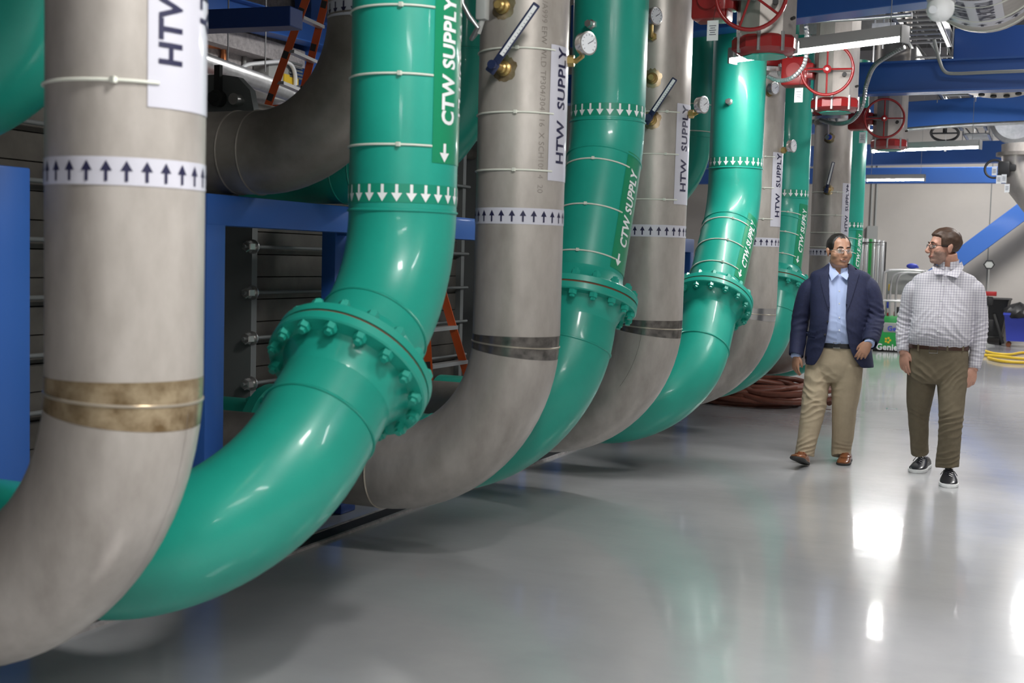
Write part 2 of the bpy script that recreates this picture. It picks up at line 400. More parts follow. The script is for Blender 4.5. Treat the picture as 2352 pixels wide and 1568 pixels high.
def pt_on(pa_t, px, py):   # distance along the vertical run and azimuth of the pipe point seen at (px, py)
    pa, T, az = pa_t; o = V((T.location.x, T.location.y, 0)); d = ray(px, py); a = V((d.x, d.y, 0)); bq = V((CAM.x-o.x, CAM.y-o.y, 0))
    A = a.dot(a); B = 2*a.dot(bq); Cq = bq.dot(bq)-RP*RP; D = B*B-4*A*Cq
    k = (-B-math.sqrt(max(D, 0)))/(2*A); p = CAM+d*k; return 3.9-p.z, atan2(p.y-o.y, p.x-o.x)
# instruments
d, th = pt_on(HP[3], 1158, 158); thermometer(HP[3][0], d, th, HP[3][1], at_y(1230, 14, HY[3]-.34))
d, th = pt_on(HP[3], 1155, 15); o_, q, ax = sensor_stub(HP[3][0], d, th, HP[3][1], .06)
g = G(); cbx = q+V((-.05,-.03,.02)); g.box(cbx, (.05,.05,.19), None, .01); g.tube([cbx+V((0,0,-.09)), cbx+V((-.02,0,-.15))], .013, 8)
bx = g.build('sensor_box', MT['lgrey'], HP[3][1])
g = G(); P0 = cbx+V((-.02,0,-.14)); P1 = at_y(1062, 8, HY[3]-.35); g.tube([P0, P0+V((-.03,0,-.03)), at_y(1098,62,HY[3]-.33), at_y(1078,38,HY[3]-.34), P1, P1+V((-.01,0,.25)), P1+V((.1,0,.5))], .011, 10)
g.build('flexible_conduit', MT['galv'], HP[3][1])
d, th = pt_on(HP[3], 1304, 140); gauge(HP[3][0], d, th, HP[3][1], (.9,-.45,0), .050, .06, drop=(.03,-.03,.07))
d, th = pt_on(HP[5], 1500, 85); gauge(HP[5][0], d, th, HP[5][1], (.9,-.45,0), .050, .08, drop=(.02,-.02,.10))
d, th = pt_on(HP[5], 1496, 275); thermometer(HP[5][0], d, th, HP[5][1], at_y(1548, 184, HY[5]-.36))
d, th = pt_on(HP[5], 1582, 262); gauge(HP[5][0], d, th, HP[5][1], (.95,-.35,0), .050, .06, drop=(.02,-.02,.05))
d, th = pt_on(HP[5], 1498, 180); sensor_stub(HP[5][0], d, th, HP[5][1], .06)
d, th = pt_on(HP[7], 1766, 215); gauge(HP[7][0], d, th, HP[7][1], (.9,-.45,0), .050, .07, drop=(.01,-.02,.03))
d, th = pt_on(HP[7], 1796, 345); gauge(HP[7][0], d, th, HP[7][1], (.97,-.3,0), .050, .06, drop=(.02,-.02,.03))
d, th = pt_on(HP[9], 1902, 436); thermometer(HP[9][0], d, th, HP[9][1], at_y(1914, 374, HY[9]-.34))
d, th = pt_on(HP[9], 1905, 317); o_, q, ax = sensor_stub(HP[9][0], d, th, HP[9][1], .06)
g = G(); g.mi(0).lathe(q, ax, [(.026,0),(.03,.02),(.022,.05)], 12); g.mi(1).cyl(q+ax*.03+V((.02,0,0)), q+ax*.05+V((.02,0,0)), .028, 12); g.mi(0).cyl(q, q+V((-.01,0,.2)), .011, 8)
g.build('drain_valve', [MT['galv'], MT['binblue']], HP[9][1])
# green CTW pipes
GP = {2:(4.07,1.646,.854,.546,.578,.559), 4:(6.35,2.235,.372,.985,.60,.70), 6:(9.32,2.127,.684,1.116,.60,.62), 8:(11.3,2.1,.4,.9,.61,.61), 10:(14.9,1.93,.42,.8,.61,.61)}
gl = {2:'large bright green flanged pipe in the foreground marked CTW SUPPLY, between two stainless pipes',
      4:'second green flanged pipe marked CTW SUPPLY, in shade with a pressure gauge before it',
      6:'bright green flanged pipe marked CTW SUPPLY under the near strip lamp',
      8:'narrow-looking green flanged pipe just left of the man in the navy blazer',
      10:'farthest green pipe marked CTW SUPPLY, behind the blazer man’s head'}
GPA = {}
for n, (Y, z1, al, L, R1, R2) in GP.items():
    X = -2.25; az = view_az(X, Y); pa, a, b, c, e = elbow_path(X, Y, z1, al, L, R1, R2, out=1.25 if n == 6 else 1.534 if n == 10 else 1.5)
    T = thing('tower_water_supply_pipe', gl[n], 'pipe', (X, Y, 0), 'green tower water supply pipes'); GPA[n] = (pa, T, az)
    S = lambda z: 3.9-z
    ce = c+{2:-.07, 4:.07, 6:0, 8:-.03, 10:0}[n]; gk = c+{2:-.33, 4:-.19, 6:-.42, 8:-.31, 10:-.28}[n]
    wtop = {2:a, 4:a-.0, 6:S(2.215), 8:S(2.10), 10:S(1.93)}[n]
    g = G(); pa.tube(g, 0, wtop, RP); g.build('riser', MT['green'], T)
    g = G(); pa.tube(g, wtop, b, RP); g.build('upper_elbow', MT['green'], T)
    g = G(); pa.tube(g, b, ce, RP); g.build('spool', MT['green'], T)
    g = G(); pa.tube(g, ce, e, RP); g.build('lower_elbow', MT['green'], T)
    g = G(); pa.tube(g, e, pa.L, RP); g.build('outlet', MT['green'], T)
    for d in (wtop, b, ce, e):
        g = G(); pa.bead(g, d, RP+.001, .0055); g.build('weld_bead', MT['green'], T)
    p, t, u, w = pa.at(gk)
    for sg in (-1, 1):
        g = G(); g.lathe(p+t*sg*.005, t*sg, [(.18,0),(.2985,0),(.2985,.030),(.293,.036),(.240,.036),(.230,.050),(.207,.105),(RP,.125),(.18,.125)], 64)
        g.build('flange', MT['greend'], T)
    g = G(); g.lathe(p-t*.005, t, [(.2,0),(.293,0),(.293,.010),(.2,.010)], 64); g.build('gasket', MT['gasket'], T)
    bolts_ring(pa, gk, .27, T, 16, .023, half=.041)
    zb = {2:1.707, 4:2.285, 6:2.26, 8:2.14, 10:1.985}[n]
    g = G(); pa.band(g, S(zb), .068, RP+.0015, 24, .062, False, .040); g.build('arrow_band', [MT['gband'], MT['whitep']], T)
    g = G(); g.mi(0)
    if n == 2:
        d0, d1 = S(2.50), S(1.822); tc = az+rad(57)
        pa.patch(g, d0, d1, az+rad(30), az+rad(118), RP+.0022, 4, 14); g.mi(1)
        pa.text(g, 'CTW SUPPLY', .098, S(1.962), az+rad(60), RP+.0036, True, .035, .76)
        pa.arrow(g, S(1.86), az+rad(46), RP+.0036, .068, .05, False)
        pa.text(g, 'CTW SUPPLY', .098, S(2.46), az+rad(74), RP+.0036, False, .02, .78)
        for z in (1.881, 2.134, 2.376): tie(pa, S(z), az, T, end=rad(29), knob=-.1)
    else:
        d1 = gk-.15; d0 = d1-(.72 if n == 4 else .62)
        if n == 4: d0 = d1-.66
        pa.patch(g, d0, d1, az+rad(38), az+rad(112), RP+.0022, 10, 12); g.mi(1)
        pa.text(g, 'CTW SUPPLY', .090, d1-.135, az+rad(67), RP+.0036, True, .03, .78)
        pa.arrow(g, d1-.055, az+rad(52), RP+.0036, .068, .05, False)
        for q in (.07, .28, .49) if n != 4 else (.05, .31, .57): tie(pa, d1-q, az, T, end=rad(44), knob=-.25 if n == 4 else .12)
    g.build('pipe_marker', [MT['gvinyl'], MT['whitep']], T)
    if n in (4, 6):
        d, th = pt_on(GPA[n], *((1360,57) if n == 4 else (1676,234))); p_ = pa.surf(d, th, RP-.01); ax = (pa.surf(d, th, 1)-p_).normalized()
        g = G(); g.lathe(p_, ax, [(.028,0),(.028,.025),(.02,.03),(.02,.06),(.0,.06)], 6); g.build('plug', MT['bright'], T)
# return pipes behind the row, turning into the heat exchangers
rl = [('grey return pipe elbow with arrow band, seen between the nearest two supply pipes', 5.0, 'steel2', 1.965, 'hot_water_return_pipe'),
      ('green return pipe elbow behind the big bright green pipe', 6.0, 'green', 1.97, 'tower_water_return_pipe'),
      ('green return pipe elbow behind the third stainless pipe', 10.45, 'green', 1.965, 'tower_water_return_pipe'),
      ('green return pipe elbow at the top left corner', 3.06, 'green', 2.0, 'tower_water_return_pipe')]
for lab, Y, m, zc, nm in rl:
    X = -2.95; pa, a, b, c, e = elbow_path(X, Y, zc+.61, 0, 0, R2=.61, out=.78); T = thing(nm, lab, 'pipe', (X, Y, zc)); az = view_az(X, Y)
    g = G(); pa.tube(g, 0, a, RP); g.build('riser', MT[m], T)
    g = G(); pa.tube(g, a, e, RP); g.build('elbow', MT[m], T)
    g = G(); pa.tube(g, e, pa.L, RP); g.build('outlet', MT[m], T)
    for d in (a, e, e+.12): g = G(); pa.bead(g, d, RP, .005); g.build('weld_bead', MT[m], T)
    if m == 'steel2':
        g = G(); pa.band(g, a-.02, .075, RP+.0015, 24, .055, False, .032); g.build('arrow_band', [MT['white'], MT['ink']], T)
    if Y > 10:
        for z in (2.62, 2.85): tie(pa, 3.9-z, az, T, end=2.2)
# ------------------------------------------------ steelwork, exchangers and things overhead
def at_x(px, py, x): d = ray(px, py); return CAM + d*(x/d.x)
# flanges on the two far stainless risers
for n in (7, 9):
    pa, T, az = HP[n]; d = 3.9-(at_y(1790,160,9.87) if n == 7 else at_y(1912,271,13.57)).z; p, t, u, w = pa.at(d)
    g = G(); g.lathe(p, t, [(.19,-.02),(.298,-.02),(.298,.014),(.23,.016),(.21,.05),(RP,.06),(.19,.06)], 48); g.build('flange', MT['bright'], T)
    bolts_ring(pa, d-.004, .27, T, 12, .018, m=MT['galv'], half=.016)
    g = G(); g.lathe(p-t*.03, -t, [(.19,0),(.27,0),(.28,.02),(.28,.10),(.24,.12),(.19,.12)], 24); g.build('valve_body', MT['red'], T)
def i_beam(g, a, b, h=.30, w=.20, tf=.018, tw=.014, ztop=None):
    # a, b: ends of the underside centreline
    a = V(a); b = V(b); L = (b-a).length; t = (b-a).normalized(); s = t.cross(V((0,0,1))).normalized(); n = s.cross(t)
    R = Matrix((t, s, n)).transposed(); c = (a+b)/2
    g.box(c+n*tf/2, (L, w, tf), R); g.box(c+n*(h/2), (L, tw, h), R); g.box(c+n*(h-tf/2), (L, w, tf), R)
def beam(name, lab, p0, p1, z, h=.30, w=.2, ext=(0,0), m='blue', box=False):
    a, b = at_z(*p0, z), at_z(*p1, z); t = (b-a).normalized(); a = a-t*ext[0]; b = b+t*ext[1]
    g = G()
    s = t.cross(V((0,0,1))).normalized()*(w/2)*(-1 if t.x > 0 else 1)
    if box:
        R = Matrix((t, V((0,0,1)).cross(t), V((0,0,1)))).transposed(); g.box((a+b)/2+V((0,w/2,h/2)), ((b-a).length, w, h), R, .008)
    else: i_beam(g, a+V((0,w/2,0)), b+V((0,w/2,0)), h, w)
    return tag(g.build(name, MT[m], None, 0), lab, 'beam', 'blue roof beams across the aisle')
beam('steel_beam', 'blue roof beam nearest the camera, angled above the near strip lamp', (1600,72), (2130,3), 3.20, .34, .22, (1.2, .9), box=True)
beam('steel_beam', 'blue I-beam behind the second red handwheel, conduit clipped to its face', (1972,216), (2352,204), 3.15, .30, .2, (3.2, 4))
beam('steel_beam', 'upper blue girder resting above the conduit beam at the right edge', (2190,148), (2420,137), 3.47, .34, .2, (0, 4), box=True)
beam('steel_beam', 'blue I-beam level with the third red handwheel', (2086,293), (2352,279), 3.35, .34, .22, (3.6, 4), box=True)
beam('steel_beam', 'blue beam right behind the second strip lamp', (2000,378), (2352,371), 3.22, .34, .24, (4, 5), box=True)
beam('steel_beam', 'farthest blue beam, against the pale end wall behind the third strip lamp', (1993,421), (2352,420), 3.13, .30, .2, (6, 6), box=True)
o = beam('steel_beam', 'short dark blue beam above the orange ladder at upper left', (484,66), (664,59), 3.20, .15, .2, (1, 0), 'blued', box=True); o['group'] = 'blue roof beams across the aisle'
# diagonal brace on the end wall
g = G(); a = at_y(2120, 655, 26.9); b = at_y(2420, 432, 26.9); t = (b-a).normalized(); s = V((0,1,0)); n = s.cross(t)
g.box((a+b)/2, ((b-a).length, .12, .36), Matrix((t, s, -n)).transposed(), .01)
tag(g.build('diagonal_brace', MT['blue'], None, 0), 'blue diagonal brace rising to the right before the end wall', 'brace')
# strip lamps
def lamp(a, b, lab):
    c = (a+b)/2; t = (b-a).normalized(); L = (b-a).length; s = V((0,0,1)).cross(t).normalized(); R = Matrix((t, s, V((0,0,1)))).transposed()
    T = thing('strip_lamp', lab, 'lamp', c, 'hanging strip lamps')
    g = G(); g.box(c+V((0,0,.060)), (L, .095, .075), R, .006)
    for k in (-1, 1): g.box(c+t*(L/2-.008)*k+V((0,0,.035)), (.018, .095, .10), R, .004)
    g.build('housing', MT['lampb'], T)
    g = G(); n = 12; prof = [(cos(pi+pi*k/n)*.030, sin(pi+pi*k/n)*.026+.022) for k in range(n+1)]
    g.ring_loft([[c+t*(L/2-.02)*k+s*x+V((0,0,z)) for x, z in prof] for k in (-1, 1)]); g.build('diffuser', MT['lamp'], T)
    for k in (-1, 1): g = G(); g.cyl(c+t*(L*.42*k)+V((0,0,.08)), c+t*(L*.42*k)+V((0,0,3.27)), .003, 5); g.build('hanger_wire', MT['galv'], T)
for (a, b), lab in zip(LAMPS, ('nearest hanging strip lamp, lit, crossing in front of the red handwheels', 'second hanging strip lamp, lit, below the third red handwheel', 'farthest strip lamp, lit, before the last blue beam')): lamp(a, b, lab)
# unseen strip lamps added outside the frame as fill for the near pipes
for x, y in ((.7, 3.3), (.4, .4), (.7, -3.6)):
    lamp(V((x-.6, y+.1, 2.95)), V((x+.6, y-.1, 2.95)), {3.3:'added unseen strip lamp over the aisle right of the camera view', .4:'added unseen strip lamp hanging above the camera position', -3.6:'added unseen strip lamp over the aisle behind the camera'}[y])
# capped drop pipes with red gear valves
def drop(loc, lab, ztop):
    T = thing('capped_drop_pipe', lab, 'valve', loc, 'capped drops with red handwheels'); O = V(loc)
    g = G(); g.tube([O+V((0,0,.06)), O+V((0,0,.95))], .2, 8); g.build('column', MT['steel'], T)
    g = G(); g.cyl(O+V((0,0,.93)), V((O.x,O.y,O.z+(ztop-O.z)/.84)), .2, 32); g.build('riser', MT['steel'], T)
    for k, (z0, z1) in enumerate(((-.01,.11), (.86,.96))):
        g = G(); g.lathe(O+V((0,0,z0)), (0,0,1), [(.15,0),(.185,.012),(.225,.035),(.225,z1-z0-.02),(.205,z1-z0)], 8, ref=(cos(pi/8),sin(pi/8),0)); c_ = g.build('collar', MT['red'], T)
        if k == 0:
            g = G()
            g = G(); g.lathe(O+V((0,0,-.016)), (0,0,1), [(.148,0),(.148,.012)], 8, ref=(cos(pi/8),sin(pi/8),0)); g.build('end_cap', MT['greend'], T)
            for a in range(8): g = G(); q = O+V((cos(a*pi/4)*.205, sin(a*pi/4)*.205, .0)); g.lathe(q, (0,0,1), [(.013,0),(.013,.125)], 6); g.build('bolt', MT['galv'], c_)
    # gearbox left of the column, handwheel in front
    g = G(); g.box(O+V((-.36,-.05,.36)), (.24,.22,.26), None, .02); g.box(O+V((-.24,-.08,.36)), (.1,.14,.14), None, .01); g.cyl(O+V((-.36,-.15,.36)), O+V((-.36,-.19,.36)), .07, 16); g.build('gearbox', MT['red'], T)
    g = G(); g.cyl(O+V((-.30,-.10,.38)), O+V((-.03,-.235,.335)), .022, 12); g.cyl(O+V((-.04,-.2,.335)), O+V((-.03,-.33,.335)), .018, 12); g.build('stem', MT['galv'], T)
    hc = O+V((-.03,-.34,.335)); ax = V((.12,-.97,-.1)).normalized(); u, w = basis(ax)
    g = G(); g.torus(hc, ax, .225, .0135, 48, 10); g.lathe(hc-ax*.02, ax, [(.02,0),(.038,.005),(.038,.035),(.02,.045)], 16)
    for k in range(4 if 'second' in lab else 5 if 'first' in lab else 5):
        n = 4 if 'second' in lab else 5; a = 2*pi*k/n+(.0 if n == 4 else .3); e = u*cos(a)+w*sin(a)
        g.tube([hc+e*.03, hc+e*.12-ax*.006, hc+e*.222], .0085, 8)
    h = g.build('handwheel', MT['red'], T); g = G(); g.lathe(hc+ax*.02, ax, [(.014,0),(.014,.016)], 6); g.build('hub_nut', MT['bright'], h)
    tg = O+V((-.27,-.36,.11)); g = G(); g.mi(0).box(tg, (.075,.003,.13)); g.mi(1)
    for k in range(5): g.box(tg+V((0,-.002,.03-.014*k)), (.045-.012*(k%2),.001,.004))
    g.mi(2).tube([tg+V((0,0,.06)), tg+V((.01,.02,.16)), tg+V((.02,.1,.2))], .0015, 4); g.build('paper_tag', [MT['whitep'], MT['ink'], MT['dark']], T)
    T.scale = (.84, .84, .84)
    g = G(); q = O+V((.1,-.2,.3)); g.cyl(q, q+V((.01,-.05,0)), .02, 10); g.cyl(q+V((.1,.05,-.1)), q+V((.12,.02,-.1)), .012, 8); g.build('drain_plug', MT['black'], T)
DR = []
for px, py, Y, k in ((1757,126,6.95,'first'), (1918,256,9.72,'second'), (2042,343,13.0,'third')):
    p = at_y(px, py, Y); DR.append(p)
    drop(p, {'first':'stainless capped drop pipe with the first and largest red handwheel, cut by the top edge', 'second':'capped drop pipe with the second red handwheel, behind the near strip lamp', 'third':'capped drop pipe with the third and smallest red handwheel, over the second lamp'}[k], 6.2)
# cable tray (ladder type)
T = thing('cable_tray', 'galvanised ladder cable tray running down the aisle above the blue beams', 'cable tray', (-1.25, 17, 3.72))
for i, (ya, yb) in enumerate(((9.4,12.9),(13.5,16.9),(17.4,20.6),(21.2,25))):
    for x in (-1.40, -1.0):
        g = G(); g.box((x, (ya+yb)/2, 3.75), (.012, yb-ya, .13)); g.box((x+(.02 if x < -1.2 else -.02), (ya+yb)/2, 3.69), (.045, yb-ya, .01)); g.build('side_rail', MT['galv'], T)
    n = int((yb-ya)/.23)
    for k in range(n): g = G(); g.tube([(-1.39, ya+.1+.23*k, 3.71), (-1.01, ya+.1+.23*k, 3.71)], .014, 6); g.build('rung', MT['alu'], T)
    for y in (ya+.3, yb-.3):
        for x in (-1.43, -.97): g = G(); g.cyl((x, y, 3.62), (x, y, 6.15), .006, 6); g.build('hanger_rod', MT['galv'], T)
for k, (dx, n) in enumerate(((-.12,3),(.0,4),(.12,2))):
    g = G(); pts = [(-1.21+dx+.03*sin(j*1.7+k), 9.9+j*1.02, 3.745+.012*(j%2)) for j in range(15)]; g.tube(pts, .012, 6)
    tag(g.build('data_cable', MT['grey' if k else 'dark']), ['dark cable lying along the left of the cable tray', 'grey cable lying along the middle of the cable tray', 'grey cable lying along the right of the cable tray'][k], 'cable', 'cables in the tray')
# second, shorter ladder tray crossing towards the left
T = thing('cable_tray', 'short galvanised ladder tray crossing above the near strip lamp', 'cable tray', (-1.66, 10.7, 3.45))
for y in (10.42, 10.98):
    g = G(); g.box((-1.66, y, 3.47), (.72, .012, .11)); g.build('side_rail', MT['galv'], T)
for k in range(5): g = G(); g.tube([(-1.97+.15*k, 10.42, 3.44), (-1.97+.15*k, 10.98, 3.44)], .012, 6); g.build('rung', MT['alu'], T)
def cond(name, pts, r, lab, m='galv', ribs=False, n=8, grp=None):
    P = [V(p) for p in pts]; Q = []
    for i in range(len(P)-1):          # Catmull-Rom through the points
        p0, p1, p2, p3 = P[max(i-1,0)], P[i], P[i+1], P[min(i+2,len(P)-1)]
        for k in range(8):
            t = k/8; Q.append(.5*((2*p1)+(p2-p0)*t+(2*p0-5*p1+4*p2-p3)*t*t+(-p0+3*p1-3*p2+p3)*t**3))
    Q.append(P[-1]); g = G()
    if ribs:
        pa = Path(Q, ref=(.3,.2,.9)); m_ = int(pa.L/.012); rr = [r*(1 if k%2 else .8) for k in range(m_+1)]
        g.tube([pa.at(pa.L*k/m_)[0] for k in range(m_+1)], rr, n)
    else: g.tube(Q, r, n)
    return tag(g.build(name, MT[m], None, 60 if not ribs else 20), lab, 'conduit', grp)
YA = 9.0
cond('steel_conduit', [at_y(1815,51,YA+.1), at_y(1900,47,YA+.05), at_y(2000,41,YA), at_y(2095,33,YA-.1)], .016, 'straight steel conduit run just under the near blue beam')
cond('flexible_conduit', [at_y(1850,50,YA), at_y(1852,70,YA), at_y(1853,110,YA+.05), at_y(1846,150,YA+.1), at_y(1820,178,YA+.15), at_y(1790,185,YA+.25), at_y(1765,176,YA+.35)], .018, 'ribbed flexible conduit drooping behind the near strip lamp to the stainless flange', ribs=True)
cond('flexible_conduit', [at_y(2078,108,10.6), at_y(2045,125,10.7), at_y(2008,152,10.9), at_y(1990,195,11.1), at_y(1980,245,11.15), at_y(1955,277,11.3), at_y(1920,284,11.6), at_y(1885,275,12)], .022, 'ribbed flexible conduit drooping past the right of the second red handwheel', ribs=True)
cond('steel_conduit', [at_y(2145,90,12.03), at_y(2158,140,12.13), at_y(2170,164,12.13), at_y(2195,169,12.13), at_y(2270,166,12.08), at_y(2352,163,12.03), at_y(2500,158,11.98)], .017, 'bent grey conduit running right along the face of the conduit beam', 'lgrey')
cond('steel_conduit', [at_y(2082,297,16.3), at_y(2200,288,16.25), at_y(2352,281,16.2), at_y(2450,276,16.2)], .024, 'steel conduit along the bottom of the beam beside the third handwheel')
g = G()
for px, py, q in ((2030,60,9.2),(2008,92,9.3)):
    p = at_y(px, py, q); g = G(); g.box(p, (.16,.04,.04)); g.cyl(p, p+V((0,0,-.16)), .007, 6); g.cyl(p, p+V((0,0,.4)), .007, 6)
    tag(g.build('hanger_clamp', MT['galv']), 'small steel beam clamp with a threaded rod, %s' % ('upper of the two by the near conduit' if py == 60 else 'lower of the two by the near conduit'), 'clamp', 'clamps by the near conduit')
# large overhead pipe with its marker
c = at_y(2277, -22, 7.2); zc, xc = c.z, c.x; R_ = .305
T = thing('overhead_pipe', 'large stainless pipe overhead at the top right corner with printed marker', 'pipe', (xc, 6.0, zc))
pp = [V((xc, 2.5, zc)), V((xc, 6.7, zc))]+[V((xc, 6.7+.5*sin(a), zc+.5*(1-cos(a)))) for a in [pi/2*k/14 for k in range(1, 15)]]+[V((xc, 7.2, 5.9))]
pa = Path(pp, ref=(1,0,0)); g = G(); pa.tube(g, 0, 4.2, R_); g.build('straight_run', MT['steel'], T)
g = G(); pa.tube(g, 4.2, pa.L, R_); g.build('elbow', MT['steel'], T)
for d in (3.35, 3.6, 3.95, 4.2): g = G(); pa.bead(g, d, R_, .006); g.build('weld_bead', MT['tie'], T)
b0 = pa.surf(4, 0, 1)-pa.at(4)[0]
def pth(px_, py_):      # theta on the overhead pipe for a point of its rim
    q = at_y(px_, py_, 6.5); return atan2(-(q-V((xc, 6.5, zc))).dot(pa.at(4)[3])*(1 if pa.fr[0][0].z < 0 else -1), (q-V((xc,6.5,zc))).dot(pa.at(4)[2]))
g = G(); tb = -pi/2 if (pa.surf(3, -pi/2, 1)-pa.at(3)[0]).z < 0 else pi/2; sg = 1 if tb < 0 else -1
g.mi(0); pa.patch(g, 3.45, 4.05, tb-sg*.75, tb+sg*.35, R_+.002, 3, 14); pa.patch(g, 4.0, 4.09, 0, 2*pi, R_+.002, 1, 40)
g.mi(1)
for k, txt in enumerate(('HTW SUPPLY', 'TO BLDG NO.')):
    vs, fs, bb = text_mesh(txt, .105, .03, .02, .62)
    g.add([pa.surf(3.50+(x), tb+sg*(-.42+.40*k+y/R_), R_+.0035) for x, y in vs], fs)
for k in range(24): pa.arrow(g, 4.045, 2*pi*k/24, R_+.0035, .05, .05, True)
g.build('pipe_marker', [MT['white'], MT['ink']], T)
# strobe / siren bell beside it
c = at_y(2160, 26, 5.0); k = .64; T = thing('ceiling_siren', 'white round bowl siren hanging beside the large overhead pipe', 'siren', c)
ax = V((.05,-.35,-.93)); g = G(); g.lathe(c-ax.normalized()*.04*k, ax, [(.078*k,0),(.08*k,.03*k),(.074*k,.055*k),(.058*k,.078*k),(.03*k,.092*k),(.0,.095*k)], 32); g.build('bowl', MT['whitep'], T)
g = G(); g.cyl(c+V((-.035,-.075,-.0))*k, c+V((-.035,-.09,-.005))*k, .024*k, 20); g.build('lens', MT['glass'], T)
g = G(); g.box(c+V((0,.02,.09)), (.11,.10,.10), None, .01); g.cyl(c+V((0,.02,.1)), V((c.x,c.y+.02,zc-R_+.03)), .012, 8); g.build('junction_box', MT['galv'], T)
# far right: insulated elbow with tags
T = thing('stainless_elbow', 'stainless pipe elbow at the right edge with black actuator and paper tags', 'pipe', at_y(2352, 400, 19))
g = G(); P = [at_y(2338,330,19), at_y(2338,375,19), at_y(2350,425,19), at_y(2385,470,19), at_y(2440,500,19)]; g.tube(P, .22, 24); g.build('elbow', MT['steel'], T)
g = G(); g.lathe(P[1]+V((0,0,.1)), (0,0,1), [(.3,0),(.3,.05)], 24); g.build('flange', MT['steel2'], T)
c = at_y(2288, 388, 18.75); g = G(); g.torus(c+V((-.02,0,0)), (0,-1,.2), .13, .018, 24, 6); g.box(c+V((.1,.05,0)), (.16,.2,.22), None, .03); g.box(c+V((.2,.05,.02)), (.12,.12,.1), None, .02); g.build('actuator_body', MT['black'], T)
for px, py in ((2284,393),(2294,412),(2306,410),(2313,432)):
    q = at_y(px, py, 18.1); g = G(); g.mi(0).box(q, (.065,.004,.115)); g.mi(1)
    for k in range(3): g.box(q+V((0,-.003,.02-.02*k)), (.04,.001,.006))
    g.build('paper_tag', [MT['whitep'], MT['ink']], T)
c = at_y(2170, 306, 18.9); T = thing('black_handwheel', 'black overhead handwheel hanging behind the beam of the third handwheel', 'valve', c)
g = G(); g.torus(c, (0,-.5,-.87), .19, .02, 28, 6); g.tube([c-V((.19,0,0)), c+V((.19,0,0))], .012, 6); g.cyl(c, c+V((0,.1,2.0)), .03, 8); g.build('wheel', MT['black'], T)
q = c+V((.02,-.03,-.2)); g = G(); g.box(q, (.03,.004,.13)); g.tube([q+V((0,0,.06)), c+V((.02,0,-.0))], .002, 4); g.build('paper_tag', MT['whitep'], T)
# round end plate with ports under the second beam (end of a vessel seen from below)
c = at_y(2296, 190, 14.2); T = thing('ported_vessel_end', 'round pale end plate with dark ports just below the conduit beam at right', 'vessel', c)
g = G(); ax = V((0,-.25,-1)); g.lathe(c, ax, [(.32,-.5),(.36,-.02),(.40,0),(.40,.02),(.34,.03),(.0,.032)], 40); g.build('end_plate', MT['steel'], T)
u, w = basis(ax)
for k in range(14): a = 2*pi*k/14; q = c+(u*cos(a)+w*sin(a))*.30; g = G(); g.lathe(q, ax, [(.033,0),(.033,.045),(.02,.05)], 12); g.build('port', MT['dark'], T)
c = at_y(2330, 318, 19.6); T = thing('woven_flex_pipe', 'round ribbed pipe end showing above the second lamp beam at right', 'pipe', c)
g = G(); g.lathe(c+V((0,.6,.32)), (0,-1,-.05), [(.36,0),(.37,.4),(.36,.6),(.30,.66),(.0,.68)], 36); g.build('pipe_body', MT['galv'], T)
# ------------------------------------------------ frames and plate heat exchangers, left
XF = -3.65
def post(y, w, ztop, T, xw=.12): g = G(); g.box((XF-xw/2, y, ztop/2), (xw, w, ztop), None, .006); return g.build('post', MT['blue'], T)
T = thing('equipment_rack', 'blue steel frame with top rail, behind the big bright green pipe', 'rack', (XF, 6.2, 0), 'blue equipment frames')
y2 = at_x(498, 445, XF).y; zr = at_x(600, 457, XF).z
post(y2, .145, zr, T); y3 = at_x(784, 560, -4.1).y; g = G(); g.box((-4.15, y3, zr/2), (.1,.14,zr), None, .006); g.build('post', MT['blue'], T); g = G(); g.box((-3.95, y3, zr-.09), (.42,.1,.12)); g.build('cross_rail', MT['blue'], T); post(8.6, .14, zr, T)
g = G(); g.box((XF-.06, (y2+8.6)/2+.0, zr-.07), (.125, 8.6-y2+.146, .148), None, .006); g.build('top_rail', MT['blue'], T)
for y in (5.98, 6.35): g = G(); g.box((XF-.05, y, .03), (.16,.16,.06), None, .01); g.build('foot', MT['blued'], T)
g = G(); g.box((XF-.1, 6.9, .11), (.1, 3.3, .10)); g.build('base_rail', MT['blue'], T)
T = thing('equipment_rack', 'blue steel post at the left edge, behind the nearest stainless pipe', 'rack', (XF, 3.3, 0), 'blue equipment frames')
yr = at_x(70, 385, XF).y; zt1 = at_x(60, 385, XF).z; post(yr-.11, .22, zt1, T)
g = G(); g.box((XF-.065, yr-1.62, zt1-.085), (.11, 3.0, .15), None, .006); g.build('top_rail', MT['blue'], T)
T = thing('equipment_rack', 'blue frame seen between the green pipes farther down the row', 'rack', (XF, 12, 0), 'blue equipment frames')
for y in (9.35, 11.1, 13.25): post(y, .14, 1.75, T)
g = G(); g.box((XF-.06, 11.3, 1.68), (.125, 4.0, .148), None, .006); g.build('top_rail', MT['blue'], T)
XP = -4.42
